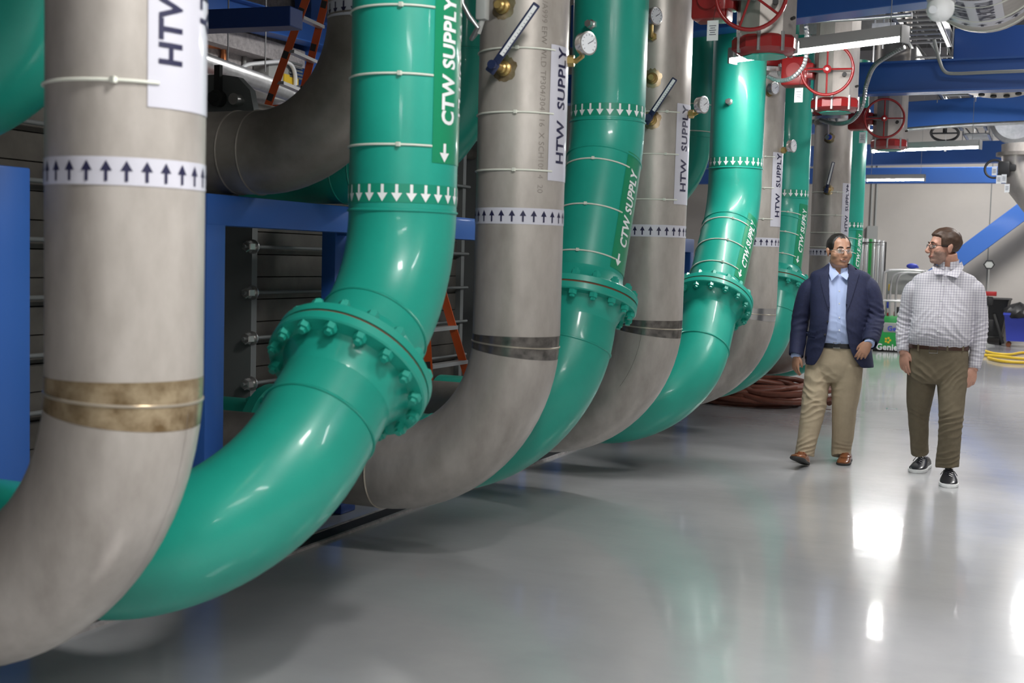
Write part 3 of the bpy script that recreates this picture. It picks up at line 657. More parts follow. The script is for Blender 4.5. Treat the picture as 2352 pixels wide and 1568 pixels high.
def exchanger(y0, y1, lab):
    T = thing('plate_heat_exchanger', lab, 'heat exchanger', (XP-.5, y0, 0), 'plate heat exchangers')
    g = G(); zb, zt_ = .12, 2.55
    prof = [(XP-1.0, zb), (XP, zb), (XP, zt_-.22), (XP-.03, zt_-.10), (XP-.12, zt_-.02), (XP-.25, zt_), (XP-.75, zt_), (XP-.97, zt_-.1), (XP-1.0, zt_-.3)]
    g.prism([(x, y0, z) for x, z in prof], (0,1,0), .055); g.build('pressure_plate', MT['grey'], T)
    g = G(); g.prism([(x, y1, z) for x, z in prof], (0,1,0), .055); g.build('frame_plate', MT['grey'], T)
    g = G(); z = zb+.1; rings = []
    ya = y0+.056
    while z < zt_-.4:      # stacked side skin, one shallow groove per course
        for dz, dx in ((0,-.02),(.004,0),(.135,0),(.139,-.02)):
            rings.append([V((XP-.045+dx,ya,z+dz)), V((XP-.045+dx,y1,z+dz)), V((XP-.95-dx,y1,z+dz)), V((XP-.95-dx,ya,z+dz))])
        z += .1385
    g.ring_loft(rings); g.build('plate_pack', MT['plate'], T, 20)
    for z in (.405,.682,.958,1.235,1.512,1.79,2.06):
        g = G(); g.tube([(XP+.012, y0-.10, z), (XP+.012, y1+.1, z)], .012, 10); r = g.build('tie_rod', MT['grey'], T)
        g = G(); g.lathe((XP+.012, y0-.002, z), (0,-1,0), [(.044,0),(.044,.008),(.03,.010),(.03,.022)], 20); g.lathe((XP+.012, y0-.024, z), (0,-1,0), [(.035,0),(.035,.05),(.030,.055)], 6); g.build('hex_nut', MT['bright'], r)
    g = G(); g.cyl((XP-.5, y0-.2, zt_-.12), (XP-.5, y1+.3, zt_-.12), .05, 16); g.build('carrying_bar', MT['steel2'], T)
    g = G(); g.cyl((XP-.1, y0-.07, zt_-.16), (XP-.1, y0, zt_-.16), .035, 16); g.build('roller_bolt', MT['bright'], T)
    g = G(); g.mi(0).lathe((XP-.24, y0-.01, zt_-.15), (0,-1,0), [(.05,0),(.05,.05),(.03,.055),(.03,.09)], 20); g.box((XP-.24, y0-.03, zt_-.04), (.04,.03,.18)); g.build('lift_roller', MT['dark'], T)
ya_ = at_x(579, 567, XP).y
exchanger(ya_, 9.0, 'grey plate heat exchanger with steel tie rods behind the blue frame rail')
exchanger(2.6, 5.35, 'plate heat exchanger nearest the left edge, glimpsed beside the first pipe')
exchanger(10.2, 15.4, 'plate heat exchanger farther down, mostly hidden by the row of pipes')
# flange on the second green outlet, seen below the exchanger
for n in (4,):
    pa, T_, az = GPA[n]; d = pa.L-1.95+1.45; p, t, u, w = pa.at(d)
    g = G(); g.lathe(p, t, [(.19,-.03),(.298,-.03),(.298,.03),(.19,.03)], 40); g.build('outlet_flange', MT['greend'], T_)
    bolts_ring(pa, d, .27, T_, 16, .018, half=.03)
# ------------------------------------------------ people
from mathutils import noise as NZ
from mathutils.bvhtree import BVHTree
skin1 = mat('skin_brown', (.48,.255,.165), .42, noise=.12, scale=30); skin2 = mat('skin_fair', (.56,.30,.22), .42, noise=.12, scale=30)
navy = mat('navy_wool', (.018,.024,.075), .75, noise=.25, scale=60, bump=.2, bscale=300)
khaki = mat('khaki_cotton', (.44,.36,.25), .8, noise=.08, scale=20, bump=.15, bscale=300); olive = mat('olive_denim', (.165,.135,.088), .85, noise=.15, scale=25, bump=.2, bscale=300)
bluesh = mat('pale_blue_cotton', (.46,.56,.86), .7); brownl = mat('brown_leather', (.24,.075,.022), .3, coat=.4, noise=.3, scale=20)
belt2 = mat('dark_brown_belt', (.06,.022,.015), .35, coat=.3); blackl = mat('black_leather', (.014,.015,.02), .32, coat=.3)
hair1 = mat('dark_hair', (.018,.014,.012), .5, noise=.5, scale=60, stretch=(1,1,4)); hair2 = mat('brown_hair', (.085,.045,.027), .5, noise=.55, scale=60, stretch=(1,1,4))
lip1 = mat('lips_brown', (.33,.125,.095), .4); lip2 = mat('lips_fair', (.46,.17,.13), .4); stub = mat('greying_stubble', (.42,.255,.20), .6, noise=1, scale=160, col2=(.29,.19,.155))
eyew = mat('eye_white', (.7,.68,.65), .2); teeth = mat('teeth', (.75,.72,.66), .3)
lens = bpy.data.materials.new('spectacle_lens'); lens.use_nodes = True
_b = lens.node_tree.nodes['Principled BSDF']; _b.inputs['Base Color'].default_value = (.9,.9,.9,1); _b.inputs['Roughness'].default_value = .02; _b.inputs['Alpha'].default_value = .12
def check_mat():
    m = bpy.data.materials.new('grey_gingham'); m.use_nodes = True; N = m.node_tree.nodes; L = m.node_tree.links; b = N['Principled BSDF']; b.inputs['Roughness'].default_value = .75
    tc = N.new('ShaderNodeTexCoord'); sx = N.new('ShaderNodeSeparateXYZ'); L.new(tc.outputs['Object'], sx.inputs[0]); outs = []
    for ax in ('X', 'Z'):
        mm = N.new('ShaderNodeMath'); mm.operation = 'MULTIPLY'; mm.inputs[1].default_value = 2*pi/.0175; L.new(sx.outputs[ax], mm.inputs[0])
        sn = N.new('ShaderNodeMath'); sn.operation = 'SINE'; L.new(mm.outputs[0], sn.inputs[0])
        mr = N.new('ShaderNodeMapRange'); mr.inputs[1].default_value = .05; mr.inputs[2].default_value = .55; L.new(sn.outputs[0], mr.inputs[0]); outs.append(mr)
    ad = N.new('ShaderNodeMath'); ad.operation = 'ADD'; L.new(outs[0].outputs[0], ad.inputs[0]); L.new(outs[1].outputs[0], ad.inputs[1])
    hf = N.new('ShaderNodeMath'); hf.operation = 'MULTIPLY'; hf.inputs[1].default_value = .5; L.new(ad.outputs[0], hf.inputs[0])
    r = N.new('ShaderNodeValToRGB'); r.color_ramp.elements[0].color = (.62,.61,.65,1); r.color_ramp.elements[1].color = (.36,.35,.43,1); L.new(hf.outputs[0], r.inputs[0]); L.new(r.outputs[0], b.inputs['Base Color'])
    return m
gingham = check_mat()
def cr(P, n):       # Catmull-Rom over tuples/vectors
    out = []
    for i in range(len(P)-1):
        p0, p1, p2, p3 = P[max(i-1,0)], P[i], P[i+1], P[min(i+2,len(P)-1)]
        for k in range(n):
            t = k/n; out.append(.5*((2*p1)+(p2-p0)*t+(2*p0-5*p1+4*p2-p3)*t*t+(-p0+3*p1-3*p2+p3)*t**3))
    out.append(P[-1]); return out
def limb(g, pts, rad_, n=20, sub=6, side=(1,0,0)):
    # rad_: (radius along side, radius across) for every point
    P = cr([V(p) for p in pts], sub); Rr = cr([V((r[0], r[1], 0)) if isinstance(r, tuple) else V((r, r, 0)) for r in rad_], sub); fr = frames(P)
    rings = []
    for p, r, (t, _, _) in zip(P, Rr, fr):
        s = (V(side)-t*V(side).dot(t)).normalized(); w = t.cross(s)
        rings.append([p+s*cos(2*pi*k/n)*r.x+w*sin(2*pi*k/n)*r.y for k in range(n)])
    return g.ring_loft(rings)
def slab(g, rows, n=36, sub=5, power=2.4):
    # rows: (centre, half width, half depth): horizontal superellipse sections, top to bottom
    C_ = cr([V(r[0]) for r in rows], sub); D_ = cr([V((r[1], r[2], 0)) for r in rows], sub); rings = []
    for c, d in zip(C_, D_):
        rg = []
        for k in range(n):
            a = 2*pi*k/n; x = abs(cos(a))**(2/power)*(1 if cos(a) >= 0 else -1); y = abs(sin(a))**(2/power)*(1 if sin(a) >= 0 else -1)
            rg.append(c+V((x*d.x, y*d.y, 0)))
        rings.append(rg)
    return g.ring_loft(rings)
def ball(g, c, r, R=None, n=16):
    rings = []
    for i in range(n//2+1):
        ph = pi*i/(n//2); q = max(sin(ph), .02)
        rings.append([V((r[0]*q*cos(2*pi*k/n), r[1]*q*sin(2*pi*k/n), r[2]*cos(ph))) for k in range(n)])
    if R is not None: rings = [[R @ v for v in rg] for rg in rings]
    return g.ring_loft([[v+V(c) for v in rg] for rg in rings])
def fuse(g, name, mats, parent, voxel=.007, sm=3, folds=(), cut=None, thick=0, paint=None, label=None, soft=None):
    me = bpy.data.meshes.new('f'); me.from_pydata(g.v, [], g.f)
    bm = bmesh.new(); bm.from_mesh(me); bmesh.ops.recalc_face_normals(bm, faces=bm.faces[:]); bm.to_mesh(me); bm.free()
    o = bpy.data.objects.new('f', me); COL.objects.link(o)
    md = o.modifiers.new('r', 'REMESH'); md.mode = 'VOXEL'; md.voxel_size = voxel
    ms = o.modifiers.new('s', 'SMOOTH'); ms.factor = .5; ms.iterations = sm
    dg = bpy.context.evaluated_depsgraph_get(); dg.update(); m2 = bpy.data.meshes.new_from_object(o.evaluated_get(dg)); bpy.data.objects.remove(o); bpy.data.meshes.remove(me)
    m2.name = name
    if folds:
        nr = [v.normal.copy() for v in m2.vertices]
        for v, n_ in zip(m2.vertices, nr):
            d = 0
            for c, rr, dr, fq, am in folds:
                q = v.co-c; k = math.exp(-(q.length/rr)**2)
                if k > .02:
                    ph = q.dot(dr)*fq+2.4*NZ.noise(v.co*9); d += am*k*(1-abs(sin(ph))*1.6)
            d += .0025*NZ.noise(v.co*14); v.co += n_*d
    if soft:
        bm = bmesh.new(); bm.from_mesh(m2); sel = [v for v in bm.verts if (v.co-soft[0]).length < soft[1]]
        for _ in range(soft[2]): bmesh.ops.smooth_vert(bm, verts=sel, factor=.5, use_axis_x=True, use_axis_y=True, use_axis_z=True)
        bm.to_mesh(m2); bm.free()
    if cut or thick:
        bm = bmesh.new(); bm.from_mesh(m2)
        if cut:
            bmesh.ops.delete(bm, geom=[v for v in bm.verts if cut(v.co, v.normal)], context='VERTS')
            for _ in range(14):
                new = {}
                for v in bm.verts:
                    if v.is_boundary:
                        nb = [e.other_vert(v).co for e in v.link_edges if e.is_boundary]
                        if len(nb) == 2: new[v] = v.co*.5+(nb[0]+nb[1])*.25
                for v, q in new.items(): v.co = q
            inner = [v for v in bm.verts if not v.is_boundary and any(e.other_vert(v).is_boundary for e in v.link_edges)]
            for _ in range(4): bmesh.ops.smooth_vert(bm, verts=inner, factor=.5, use_axis_x=True, use_axis_y=True, use_axis_z=True)
        if thick: bmesh.ops.solidify(bm, geom=bm.faces[:], thickness=thick)
        bm.to_mesh(m2); bm.free()
    inv = MW[parent].inverted() if parent else Matrix()
    m2.materials.clear()
    for m in (mats if isinstance(mats, (list, tuple)) else [mats]): m2.materials.append(m)
    if paint: m2.polygons.foreach_set('material_index', [paint(p.center) for p in m2.polygons])
    else: m2.polygons.foreach_set('material_index', [0]*len(m2.polygons))
    bv = BVHTree.FromPolygons([v.co.copy() for v in m2.vertices], [tuple(p.vertices) for p in m2.polygons])
    m2.transform(inv); m2.shade_smooth()
    o = bpy.data.objects.new(name, m2); COL.objects.link(o)
    if parent: o.parent = parent
    MW[o] = MW[parent].copy() if parent else Matrix()
    if label: o['label'] = label
    return o, bv
def px_of(p):
    c = V(p)-CAM; x, y, z = c.dot(rt), c.dot(up), c.dot(fw); return W0/2+FPX*x/z, H0/2-FPX*y/z
def drape(g, poly, bv, off=.006, th=.004, n=7):
    # quad patch given by two edges (lists of pixel points, same length) laid on a garment's surface
    A, B = poly; A = cr([V((*p, 0)) for p in A], 4); B = cr([V((*p, 0)) for p in B], 4); top = []
    for a, b in zip(A, B):
        for k in range(n+1):
            q = a.lerp(b, k/n); d = ray(q.x, q.y).normalized(); h = bv.ray_cast(CAM, d)
            p = h[0] if h[0] else None
            if p is None: h2 = bv.find_nearest(CAM+d*((V(bv.find_nearest(CAM)[0])-CAM).length)); p = h2[0]
            top.append((p-d*off, p-d*(off-th)))
    m = len(A); vs = [t[0] for t in top]+[t[1] for t in top]; N_ = len(top); fs = []
    for i in range(m-1):
        for k in range(n):
            q = i*(n+1)+k; fs.append((q, q+1, q+n+2, q+n+1)); fs.append(tuple(N_+x for x in (q+n+1, q+n+2, q+1, q)))
    for i in range(m-1):
        for k in (0, n): q = i*(n+1)+k; fs.append((q, q+n+1, q+n+1+N_, q+N_))
    for k in range(n):
        for i in (0, m-1): q = i*(n+1)+k; fs.append((q, q+1, q+1+N_, q+N_))
    g.add(vs, fs)
def hand(g, wrist, d, nrm, thumb, s=1.0, curl=.5, spread=1.0):
    # d: towards the fingers; nrm: out of the back of the hand; thumb: side of the thumb
    d, nrm = V(d).normalized(), V(nrm).normalized(); th = (V(thumb)-d*V(thumb).dot(d)).normalized(); nrm = (nrm-d*nrm.dot(d)-th*nrm.dot(th)).normalized()
    w = V(wrist); P = lambda a, b, c: w+(d*a+th*b+nrm*c)*s
    limb(g, [P(-.03,0,0), P(0,0,0), P(.03,.002,0), P(.065,0,-.002), P(.092,-.002,-.006)], [(.026*s,.020*s), (.027*s,.019*s), (.036*s,.016*s), (.041*s,.014*s), (.038*s,.011*s)], 16, 4, side=th)
    fl = [(.030,.076),(.010,.084),(-.010,.078),(-.029,.062)]
    for i, (off, L) in enumerate(fl):
        c = curl*(1+.22*i); a = 0; p = P(.086-abs(off-.01)*.25, off*1.02, -.004); pts = [P(.06, off*.9, -.003), p]; 
        for seg, k in ((.46,.45),(.31,1.0),(.23,.8)):
            a += c*k; e = d*cos(a)-nrm*sin(a)+th*(off*1.4*spread); p = p+e.normalized()*L*seg*s; pts.append(p)
        limb(g, pts, [.0095*s, .0098*s, .0090*s, .0082*s, .0066*s], 10, 3, side=th)
    e1 = P(.012,.024,-.006); e2 = P(.040,.044,-.014); e3 = P(.068,.050,-.022); e4 = P(.090,.046,-.030)
    limb(g, [P(.0,.014,-.002), e1, e2, e3, e4], [.014*s, .016*s, .0125*s, .0108*s, .0082*s], 10, 3, side=nrm)
def head(g, c, f, s=1.0, tilt=0, jowl=1.0, jaw=1.0):
    f = V(f).normalized(); r = V((0,0,1)).cross(f)*-1; r.normalize()     # r: the viewer's right when the face looks at the viewer... x axis of the head
    u = V((0,0,1)); R = Matrix((r, -f, u)).transposed() @ Matrix.Rotation(tilt, 3, 'X')
    Q = lambda x, y, z: V(c)+R @ (V((x, y, z))*s)
    def b(p, rr, rot=None): ball(g, Q(*p), tuple(q*s for q in rr), R if rot is None else R @ rot, 20)
    b((0,.012,.040), (.074,.094,.080)); b((0,-.020,.012), (.065,.071,.086)); b((0,-.028,-.040), (.061*jaw,.060,.064)); b((0,-.064,-.086), (.030,.026,.022)); b((0,-.032,-.078), (.046*jaw,.046,.036))
    for k in (-1, 1):
        b((k*.042*jaw,-.040,-.022), (.025,.036,.040)); b((k*.036*jaw,-.056,-.024), (.027*jowl,.026,.028)); b((k*.034*jaw,-.022,-.062), (.024*jowl,.040,.032))
        b((k*.074,.008,-.008), (.010,.020,.032), Matrix.Rotation(k*.35, 3, 'Z')); b((k*.080,.014,.006), (.009,.015,.019)); b((k*.0125,-.105,-.034), (.0095,.011,.0085))
        b((k*.030,-.079,.026), (.024,.0135,.008))
    limb(g, [Q(0,-.084,.024), Q(0,-.096,.006), Q(0,-.108,-.014), Q(0,-.114,-.028), Q(0,-.098,-.040)], [(.011*s,.011*s), (.010*s,.011*s), (.0125*s,.012*s), (.0150*s,.0125*s), (.010*s,.007*s)], 12, 4, side=r)
    b((0,-.086,-.056), (.026,.010,.0075)); b((0,-.084,-.068), (.022,.010,.008)); 
    return Q, R, r, f
def face_parts(T, Q, R, s, brow, hairm, cz, smile, lipm):
    for k in (-1, 1):
        g = G(); g.mi(0); ball(g, Q(k*.031,-.0770,.006), (.0122*s,.0122*s,.0110*s), R, 16); g.mi(1); ball(g, Q(k*.031,-.0870,.0055), (.0056*s,.0030*s,.0056*s), R, 12); g.build('eye', [eyew, hair1], T)
        g = G(); limb(g, [Q(k*.048,-.080,.026), Q(k*.036,-.0905,.032), Q(k*.022,-.093,.031), Q(k*.012,-.0925,.028)], [.002*s, .0035*s, .0038*s, .0028*s], 8, 4); g.build('eyebrow', hairm, T)
        g = G(); limb(g, [Q(k*.043,-.0830,.011), Q(k*.031,-.0895,.0145), Q(k*.018,-.0875,.010)], [.0035*s, .0050*s, .0035*s], 8, 4); g.build('eyelid', MT['skinx'], T)
    g = G(); w = .030
    limb(g, [Q(-w,-.0815,-.060+smile), Q(-w*.5,-.0925,-.0595), Q(0,-.0950,-.0605), Q(w*.5,-.0925,-.0595), Q(w,-.0815,-.060+smile)], [.0015*s, .0032*s, .0038*s, .0032*s, .0015*s], 8, 4)
    limb(g, [Q(-w*.8,-.082,-.064+smile*.7), Q(0,-.0920,-.069), Q(w*.8,-.082,-.064+smile*.7)], [.0015*s, .004*s, .0015*s], 8, 4)
    g.build('lips', lipm, T)
def glasses(T, Q, R, s, m, round_=1.0):
    g = G(); dep = -.103
    for k in (-1, 1):
        pts = []
        for i in range(24):
            a = 2*pi*i/24; x = abs(cos(a))**.75*(1 if cos(a) > 0 else -1)*.0245; z = abs(sin(a))**.75*(1 if sin(a) > 0 else -1)*.0165*round_
            pts.append(Q(k*.032+x, dep+abs(k*.032+x)*.22, .004+z))
        g.tube(pts, .0016*s, 6, closed=True)
        g.tube([Q(k*.0565, dep+.013, .010), Q(k*.068, dep+.03, .012), Q(k*.077, -.03, .008), Q(k*.080, .012, .004)], .0018*s, 6)
    g.tube([Q(-.008, dep, .007), Q(0, dep-.003, .010), Q(.008, dep, .007)], .0016*s, 6)
    o = g.build('glasses', m, T)
    g = G()
    for k in (-1, 1): g = G(); g.add([Q(k*.032+cos(2*pi*i/20)*.023, dep+abs(k*.032+cos(2*pi*i/20)*.023)*.22, .004+sin(2*pi*i/20)*.0155*round_) for i in range(20)], [tuple(range(20))]); g.build('lens', lens, o)
def hair(T, Q, R, s, m, reg, grow=.0075, hn=1):
    g = G(); nu, nv = 64, 40
    vs = []
    for i in range(nv+1):
        ph = pi*i/nv
        for k in range(nu):
            a = 2*pi*k/nu; p = V((.074*sin(ph)*cos(a), .094*sin(ph)*sin(a)+.012, .080*cos(ph)+.040)); q = V((p.x, (p.y-.012), p.z-.040))
            ex = reg(p); n_ = q.normalized(); vs.append(Q(*(p+n_*(grow*ex-.006*(1-ex)+ (.0025*NZ.noise(V((p.x*70,p.y*22,p.z*45)))*hn if ex > .5 else 0)))))
    fs = [(i*nu+k, i*nu+(k+1)%nu, (i+1)*nu+(k+1)%nu, (i+1)*nu+k) for i in range(nv) for k in range(nu)]
    g.add(vs, fs); return g.build('hair', m, T, 180)
def wing(g, c, n=6, th=.004):
    A, B, C_, D = c; tp = []
    for i in range(n+1):
        for k in range(n+1):
            u, v = i/n, k/n; p = (A*(1-u)+B*u)*(1-v)+(D*(1-u)+C_*u)*v; tp.append(p-V((0,.010*sin(pi*v)*(1-u*.3),0)))
    m = n+1; N_ = m*m; vs = tp+[p+V((0,th,0)) for p in tp]; fs = []
    for i in range(n):
        for k in range(n): q = i*m+k; fs += [(q,q+1,q+m+1,q+m), (N_+q+m,N_+q+m+1,N_+q+1,N_+q)]
    for i in range(n): fs += [(i,i+1,N_+i+1,N_+i), (n*m+i,n*m+i+1,N_+n*m+i+1,N_+n*m+i), (i*m,(i+1)*m,N_+(i+1)*m,N_+i*m), (i*m+n,(i+1)*m+n,N_+(i+1)*m+n,N_+i*m+n)]
    g.add(vs, fs)
def sstep(a, b, x): t = max(0, min(1, (x-a)/(b-a))); return t*t*(3-2*t)
def shoe(T, toe, heel, z0, pitch, kind, s=1.0):
    # toe, heel: floor points; pitch lifts the toe about the heel
    toe, heel = V(toe), V(heel); f = (toe-heel); f.z = 0; L = .29*s; f.normalize(); r = V((f.y, -f.x, 0)); 
    up_ = V((0,0,1)); fz = f*cos(pitch)+up_*sin(pitch); uz = up_*cos(pitch)-f*sin(pitch); O = V((heel.x, heel.y, z0))
    K = lambda a, b, c: O+fz*a*s+r*b*s+uz*c*s
    secs = [(.0,.026,.052),(.02,.034,.068),(.06,.036,.075),(.10,.037,.082),(.14,.041,.075),(.19,.049,.058),(.24,.049,.043),(.275,.038,.034),(.292,.018,.026)]
    g = G(); rings = []
    for a, w, h in secs:
        rg = []
        for k in range(20):
            t = 2*pi*k/20; x = cos(t)*w; z = .014+max(0, sin(t))**.7*(h-.014) if sin(t) > 0 else .010; rg.append(K(a, x, z))
        rings.append(rg)
    g.ring_loft(rings); up__ = g.build('shoe', blackl if kind == 'sneaker' else brownl, T)
    g = G(); rings = []; th = .021 if kind == 'sneaker' else .016
    out = cr([V(q) for q in ((-.006,.012,0),(-.002,.026,0),(.02,.037,0),(.06,.040,0),(.10,.040,0),(.14,.044,0),(.19,.052,0),(.24,.052,0),(.272,.042,0),(.290,.026,0),(.298,.010,0))], 4)
    for a, w, _ in out: rings.append([K(a, x*(w+e), z) for x, z, e in ((-1,0,-.003),(-1,.004,0),(-1,th-.003,0),(-1,th,-.003),(1,th,-.003),(1,th-.003,0),(1,.004,0),(1,0,-.003))])
    g.ring_loft(rings); g.build('sole', MT['whitep'] if kind == 'sneaker' else MT['dark'], up__)
    if kind == 'sneaker':
        for k in range(5): g = G(); a = .115+.022*k; h = .084-.0075*k; g.tube([K(a,-.022,h-.006), K(a+.004,0,h+.003), K(a,.022,h-.006)], .0028, 6); g.build('lace', blackl, up__)
        g = G(); g.tube([K(.13,.0,.085), K(.15,.03,.075), K(.16,.045,.05)], .0028, 6); g.tube([K(.13,.0,.085), K(.14,-.03,.07), K(.15,-.046,.048)], .0028, 6); g.build('lace', blackl, up__)
    else:
        g = G(); g.tube([K(.13,-.040,.052), K(.17,-.036,.058), K(.215,-.022,.050), K(.225,0,.050), K(.215,.022,.050), K(.17,.036,.058), K(.13,.040,.052)], .003, 6); g.build('apron_seam', brownl, up__)
        g = G(); g.tube([K(.145,-.041,.045), K(.150,-.02,.070), K(.150,.02,.070), K(.145,.041,.045)], .005, 6); g.build('strap', brownl, up__)
def belt_part(T, rows, m, name='belt'):
    g = G(); n = 48; (c, a, b), h = rows; rings = []
    for dz, o in ((h/2, 0), (h/2, .006), (-h/2, .006), (-h/2, 0)):
        rg = []
        for k in range(n):
            t = 2*pi*k/n; x = abs(cos(t))**(2/2.4)*(1 if cos(t) >= 0 else -1); y = abs(sin(t))**(2/2.4)*(1 if sin(t) >= 0 else -1); rg.append(V(c)+V((x*(a+o), y*(b+o), dz)))
        rings.append(rg)
    rings.append(rings[0]); g.ring_loft(rings, cap=False); bl = g.build(name, m, T)
    return bl
# ---- man in the navy blazer
Y1 = 9.5
def P1(px, py, dy=0): return at_y(px, py, Y1+dy)
def man1():
    T = thing('person', 'smiling man in glasses, navy blazer, pale blue shirt and khaki trousers, walking', 'person', at_z(1900, 1066, 0), None)
    c = P1(1927, 577, -.02); s = 1.10; f = V((sin(rad(33)), -cos(rad(33)), 0))
    MT['skinx'] = skin1
    g = G(); Q, R, r, f = head(g, c, f, s, rad(2), 1.12, 1.13)
    limb(g, [Q(0,.02,-.045), P1(1929,622,.0), P1(1930,640,.02), P1(1930,665,.03)], [(.060,.064), (.063,.062), (.068,.066), (.10,.07)], 24, 5)
    # body under the clothes, one surface with the hands
    slab(g, [(P1(1930,640,.02),.09,.07), (P1(1930,660,.02),.17,.075), (P1(1930,700,.02),.17,.11), (P1(1928,760,.01),.165,.125), (P1(1923,800,.01),.165,.12), (P1(1916,845,.0),.165,.11)])
    sh = [P1(1876,664,.02), P1(1843,735,.05), P1(1831,806,-.03), P1(1828,820,-.05)]; limb(g, sh, [.052,.042,.030,.026], 16, 5)
    sr = [P1(1982,664,.02), P1(2007,722,.03), P1(1999,780,-.14), P1(1996,790,-.18)]; limb(g, sr, [.052,.042,.030,.026], 16, 5)
    hand(g, sh[-1]+V((0,0,.012)), (-.02,-.10,-1), (-.55,-.75,.05), (.75,-.6,0), .98, .42)
    hand(g, sr[-1]+V((.0,0,.01)), (-.42,-.30,-.85), (.1,-.95,.25), (-.75,-.1,.3), .98, .50)
    kl = [P1(1885,835,0), P1(1870,937,-.12), P1(1850,1030,-.20)]; kr = [P1(1945,835,0), P1(1940,945,.0), P1(1932,1040,.06)]
    limb(g, kl, [.085,.055,.038], 16, 5); limb(g, kr, [.085,.055,.038], 16, 5)
    ctr = Q(0,0,0)
    body, bv = fuse(g, 'body', [skin1], T, .0042, 2, soft=(ctr, .155, 9))
    face_parts(T, Q, R, s, 1, hair1, 0, .010, lip1); glasses(T, Q, R, s, MT['bright'], .85)
    g = G(); limb(g, [Q(-.020,-.0915,-.0620), Q(0,-.0965,-.0640), Q(.020,-.0915,-.0620)], [.001,.0022,.001], 8, 4); g.build('teeth', teeth, T)
    def reg(p):
        top = sstep(-.050, -.030, p.y-.0+(.02 if abs(p.x) < .02 else -.0)) if p.z > .075 else 0
        side = sstep(.052, .060, abs(p.x))*sstep(-.052, -.040, p.y)*sstep(-.004, .010, p.z)
        back = sstep(.0, .02, p.y)*sstep(-.035, -.020, p.z)
        thin = sstep(.055, .075, p.z)*sstep(-.055, -.030, p.y)
        return max(side, back, thin*.9, top*.9)
    hair(T, Q, R, s, hair1, reg, .0055)
    # trousers
    g = G(); slab(g, [(P1(1923,786,0),.170,.118), (P1(1922,800,0),.178,.126), (P1(1917,835,0),.190,.130), (P1(1914,862,0),.185,.120), (P1(1912,876,0),.16,.10)])
    limb(g, [P1(1882,838,0), P1(1874,890,-.05), P1(1868,938,-.12), P1(1857,995,-.17), P1(1850,1030,-.20), P1(1848,1046,-.21)], [(.105,.115),(.096,.105),(.092,.096),(.077,.088),(.071,.085),(.073,.09)], 24, 6)
    limb(g, [P1(1947,838,0), P1(1943,895,0), P1(1939,940,.0), P1(1936,997,.03), P1(1932,1032,.05), P1(1932,1047,.04)], [(.115,.115),(.110,.108),(.092,.096),(.083,.088),(.074,.082),(.074,.088)], 24, 6)
    fo = [(P1(1876,895,-.15), .13, V((.35,0,1)), 50, .008), (P1(1866,935,-.2), .09, V((-.4,0,1)), 65, .010), (P1(1855,1025,-.25), .07, V((-.5,0,1)), 85, .010), (P1(1937,1028,-.0), .06, V((.3,0,1)), 85, .006), (P1(1895,868,-.1), .07, V((-.8,0,1)), 50, .004)]
    tr, tb = fuse(g, 'trousers', khaki, T, .0065, 4, fo)
    bl = belt_part(T, ((P1(1923,792,0), .176, .124), .036), blackl)
    g = G(); bc = at_y(1922, 793, Y1-.133); g.tube([bc+V((x,0,z)) for x, z in ((-.026,-.02),(-.026,.02),(.026,.02),(.026,-.02))], .0032, 6, closed=True); g.build('buckle', MT['bright'], bl)
    # shirt
    g = G(); slab(g, [(P1(1929,624,.01),.066,.062), (P1(1930,636,.01),.13,.075), (P1(1930,655,.01),.19,.10), (P1(1928,700,0),.185,.132), (P1(1926,745,-.01),.185,.150), (P1(1924,780,0),.178,.138), (P1(1923,796,0),.168,.115)])
    for w_, e_ in ((sh, V((0,0,0))), (sr, V((0,0,0)))):
        d_ = (w_[3]-w_[2]).normalized(); limb(g, [w_[2]-d_*.06, w_[2], w_[3]+d_*.004], [.040,.040,.041], 16, 3)
    shirt, sb = fuse(g, 'shirt', bluesh, T, .0065, 3, [(P1(1925,760,-.15), .10, V((.3,0,1)), 60, .003)])
    g = G(); drape(g, ([(1923,634),(1923,700),(1922,788)], [(1931,634),(1932,700),(1931,788)]), sb, .004, .003, 3); g.build('placket', bluesh, shirt)
    for py in (668, 697, 729, 758): 
        d = ray(1928, py).normalized(); h = sb.ray_cast(CAM, d); g = G(); g.cyl(h[0]-d*.004, h[0]-d*.008, .0055, 10); g.build('button', MT['whitep'], shirt)
    g = G(); cc = P1(1928,617,.0); rings = []      # collar stand
    for a0, rr, zz in ((0,.066,-.028),(0,.070,-.026),(0,.068,.018),(0,.064,.018)):
        rings.append([cc+V((cos(t)*rr, sin(t)*(rr*1.0), zz+.016*sin(t))) for t in [pi*(-.40+1.8*k/30)+0 for k in range(31)]])
    rings.append(rings[0]); g.ring_loft(rings, cap=False, closed=False); g.build('collar_stand', bluesh, shirt)
    g = G()
    for A in ([(1904,602,-.01),(1927,628,-.085),(1910,645,-.112),(1902,622,-.07)], [(1952,610,-.01),(1930,631,-.088),(1945,643,-.112),(1953,626,-.07)]):
        g = G(); wing(g, [P1(*q) for q in A]); g.build('collar', bluesh, shirt)
    # blazer
    Lx = [(596,1907),(640,1905),(700,1907),(722,1906),(745,1903),(780,1898),(808,1890),(826,1881),(845,1866)]; Rx = [(596,1946),(640,1947),(690,1943),(722,1941),(760,1944),(795,1949),(815,1957),(830,1965),(845,1976)]
    def lerp(T_, y):
        for (a, u_), (b, v_) in zip(T_, T_[1:]):
            if y <= b: return u_+(v_-u_)*max(0, (y-a)/(b-a))
        return T_[-1][1]
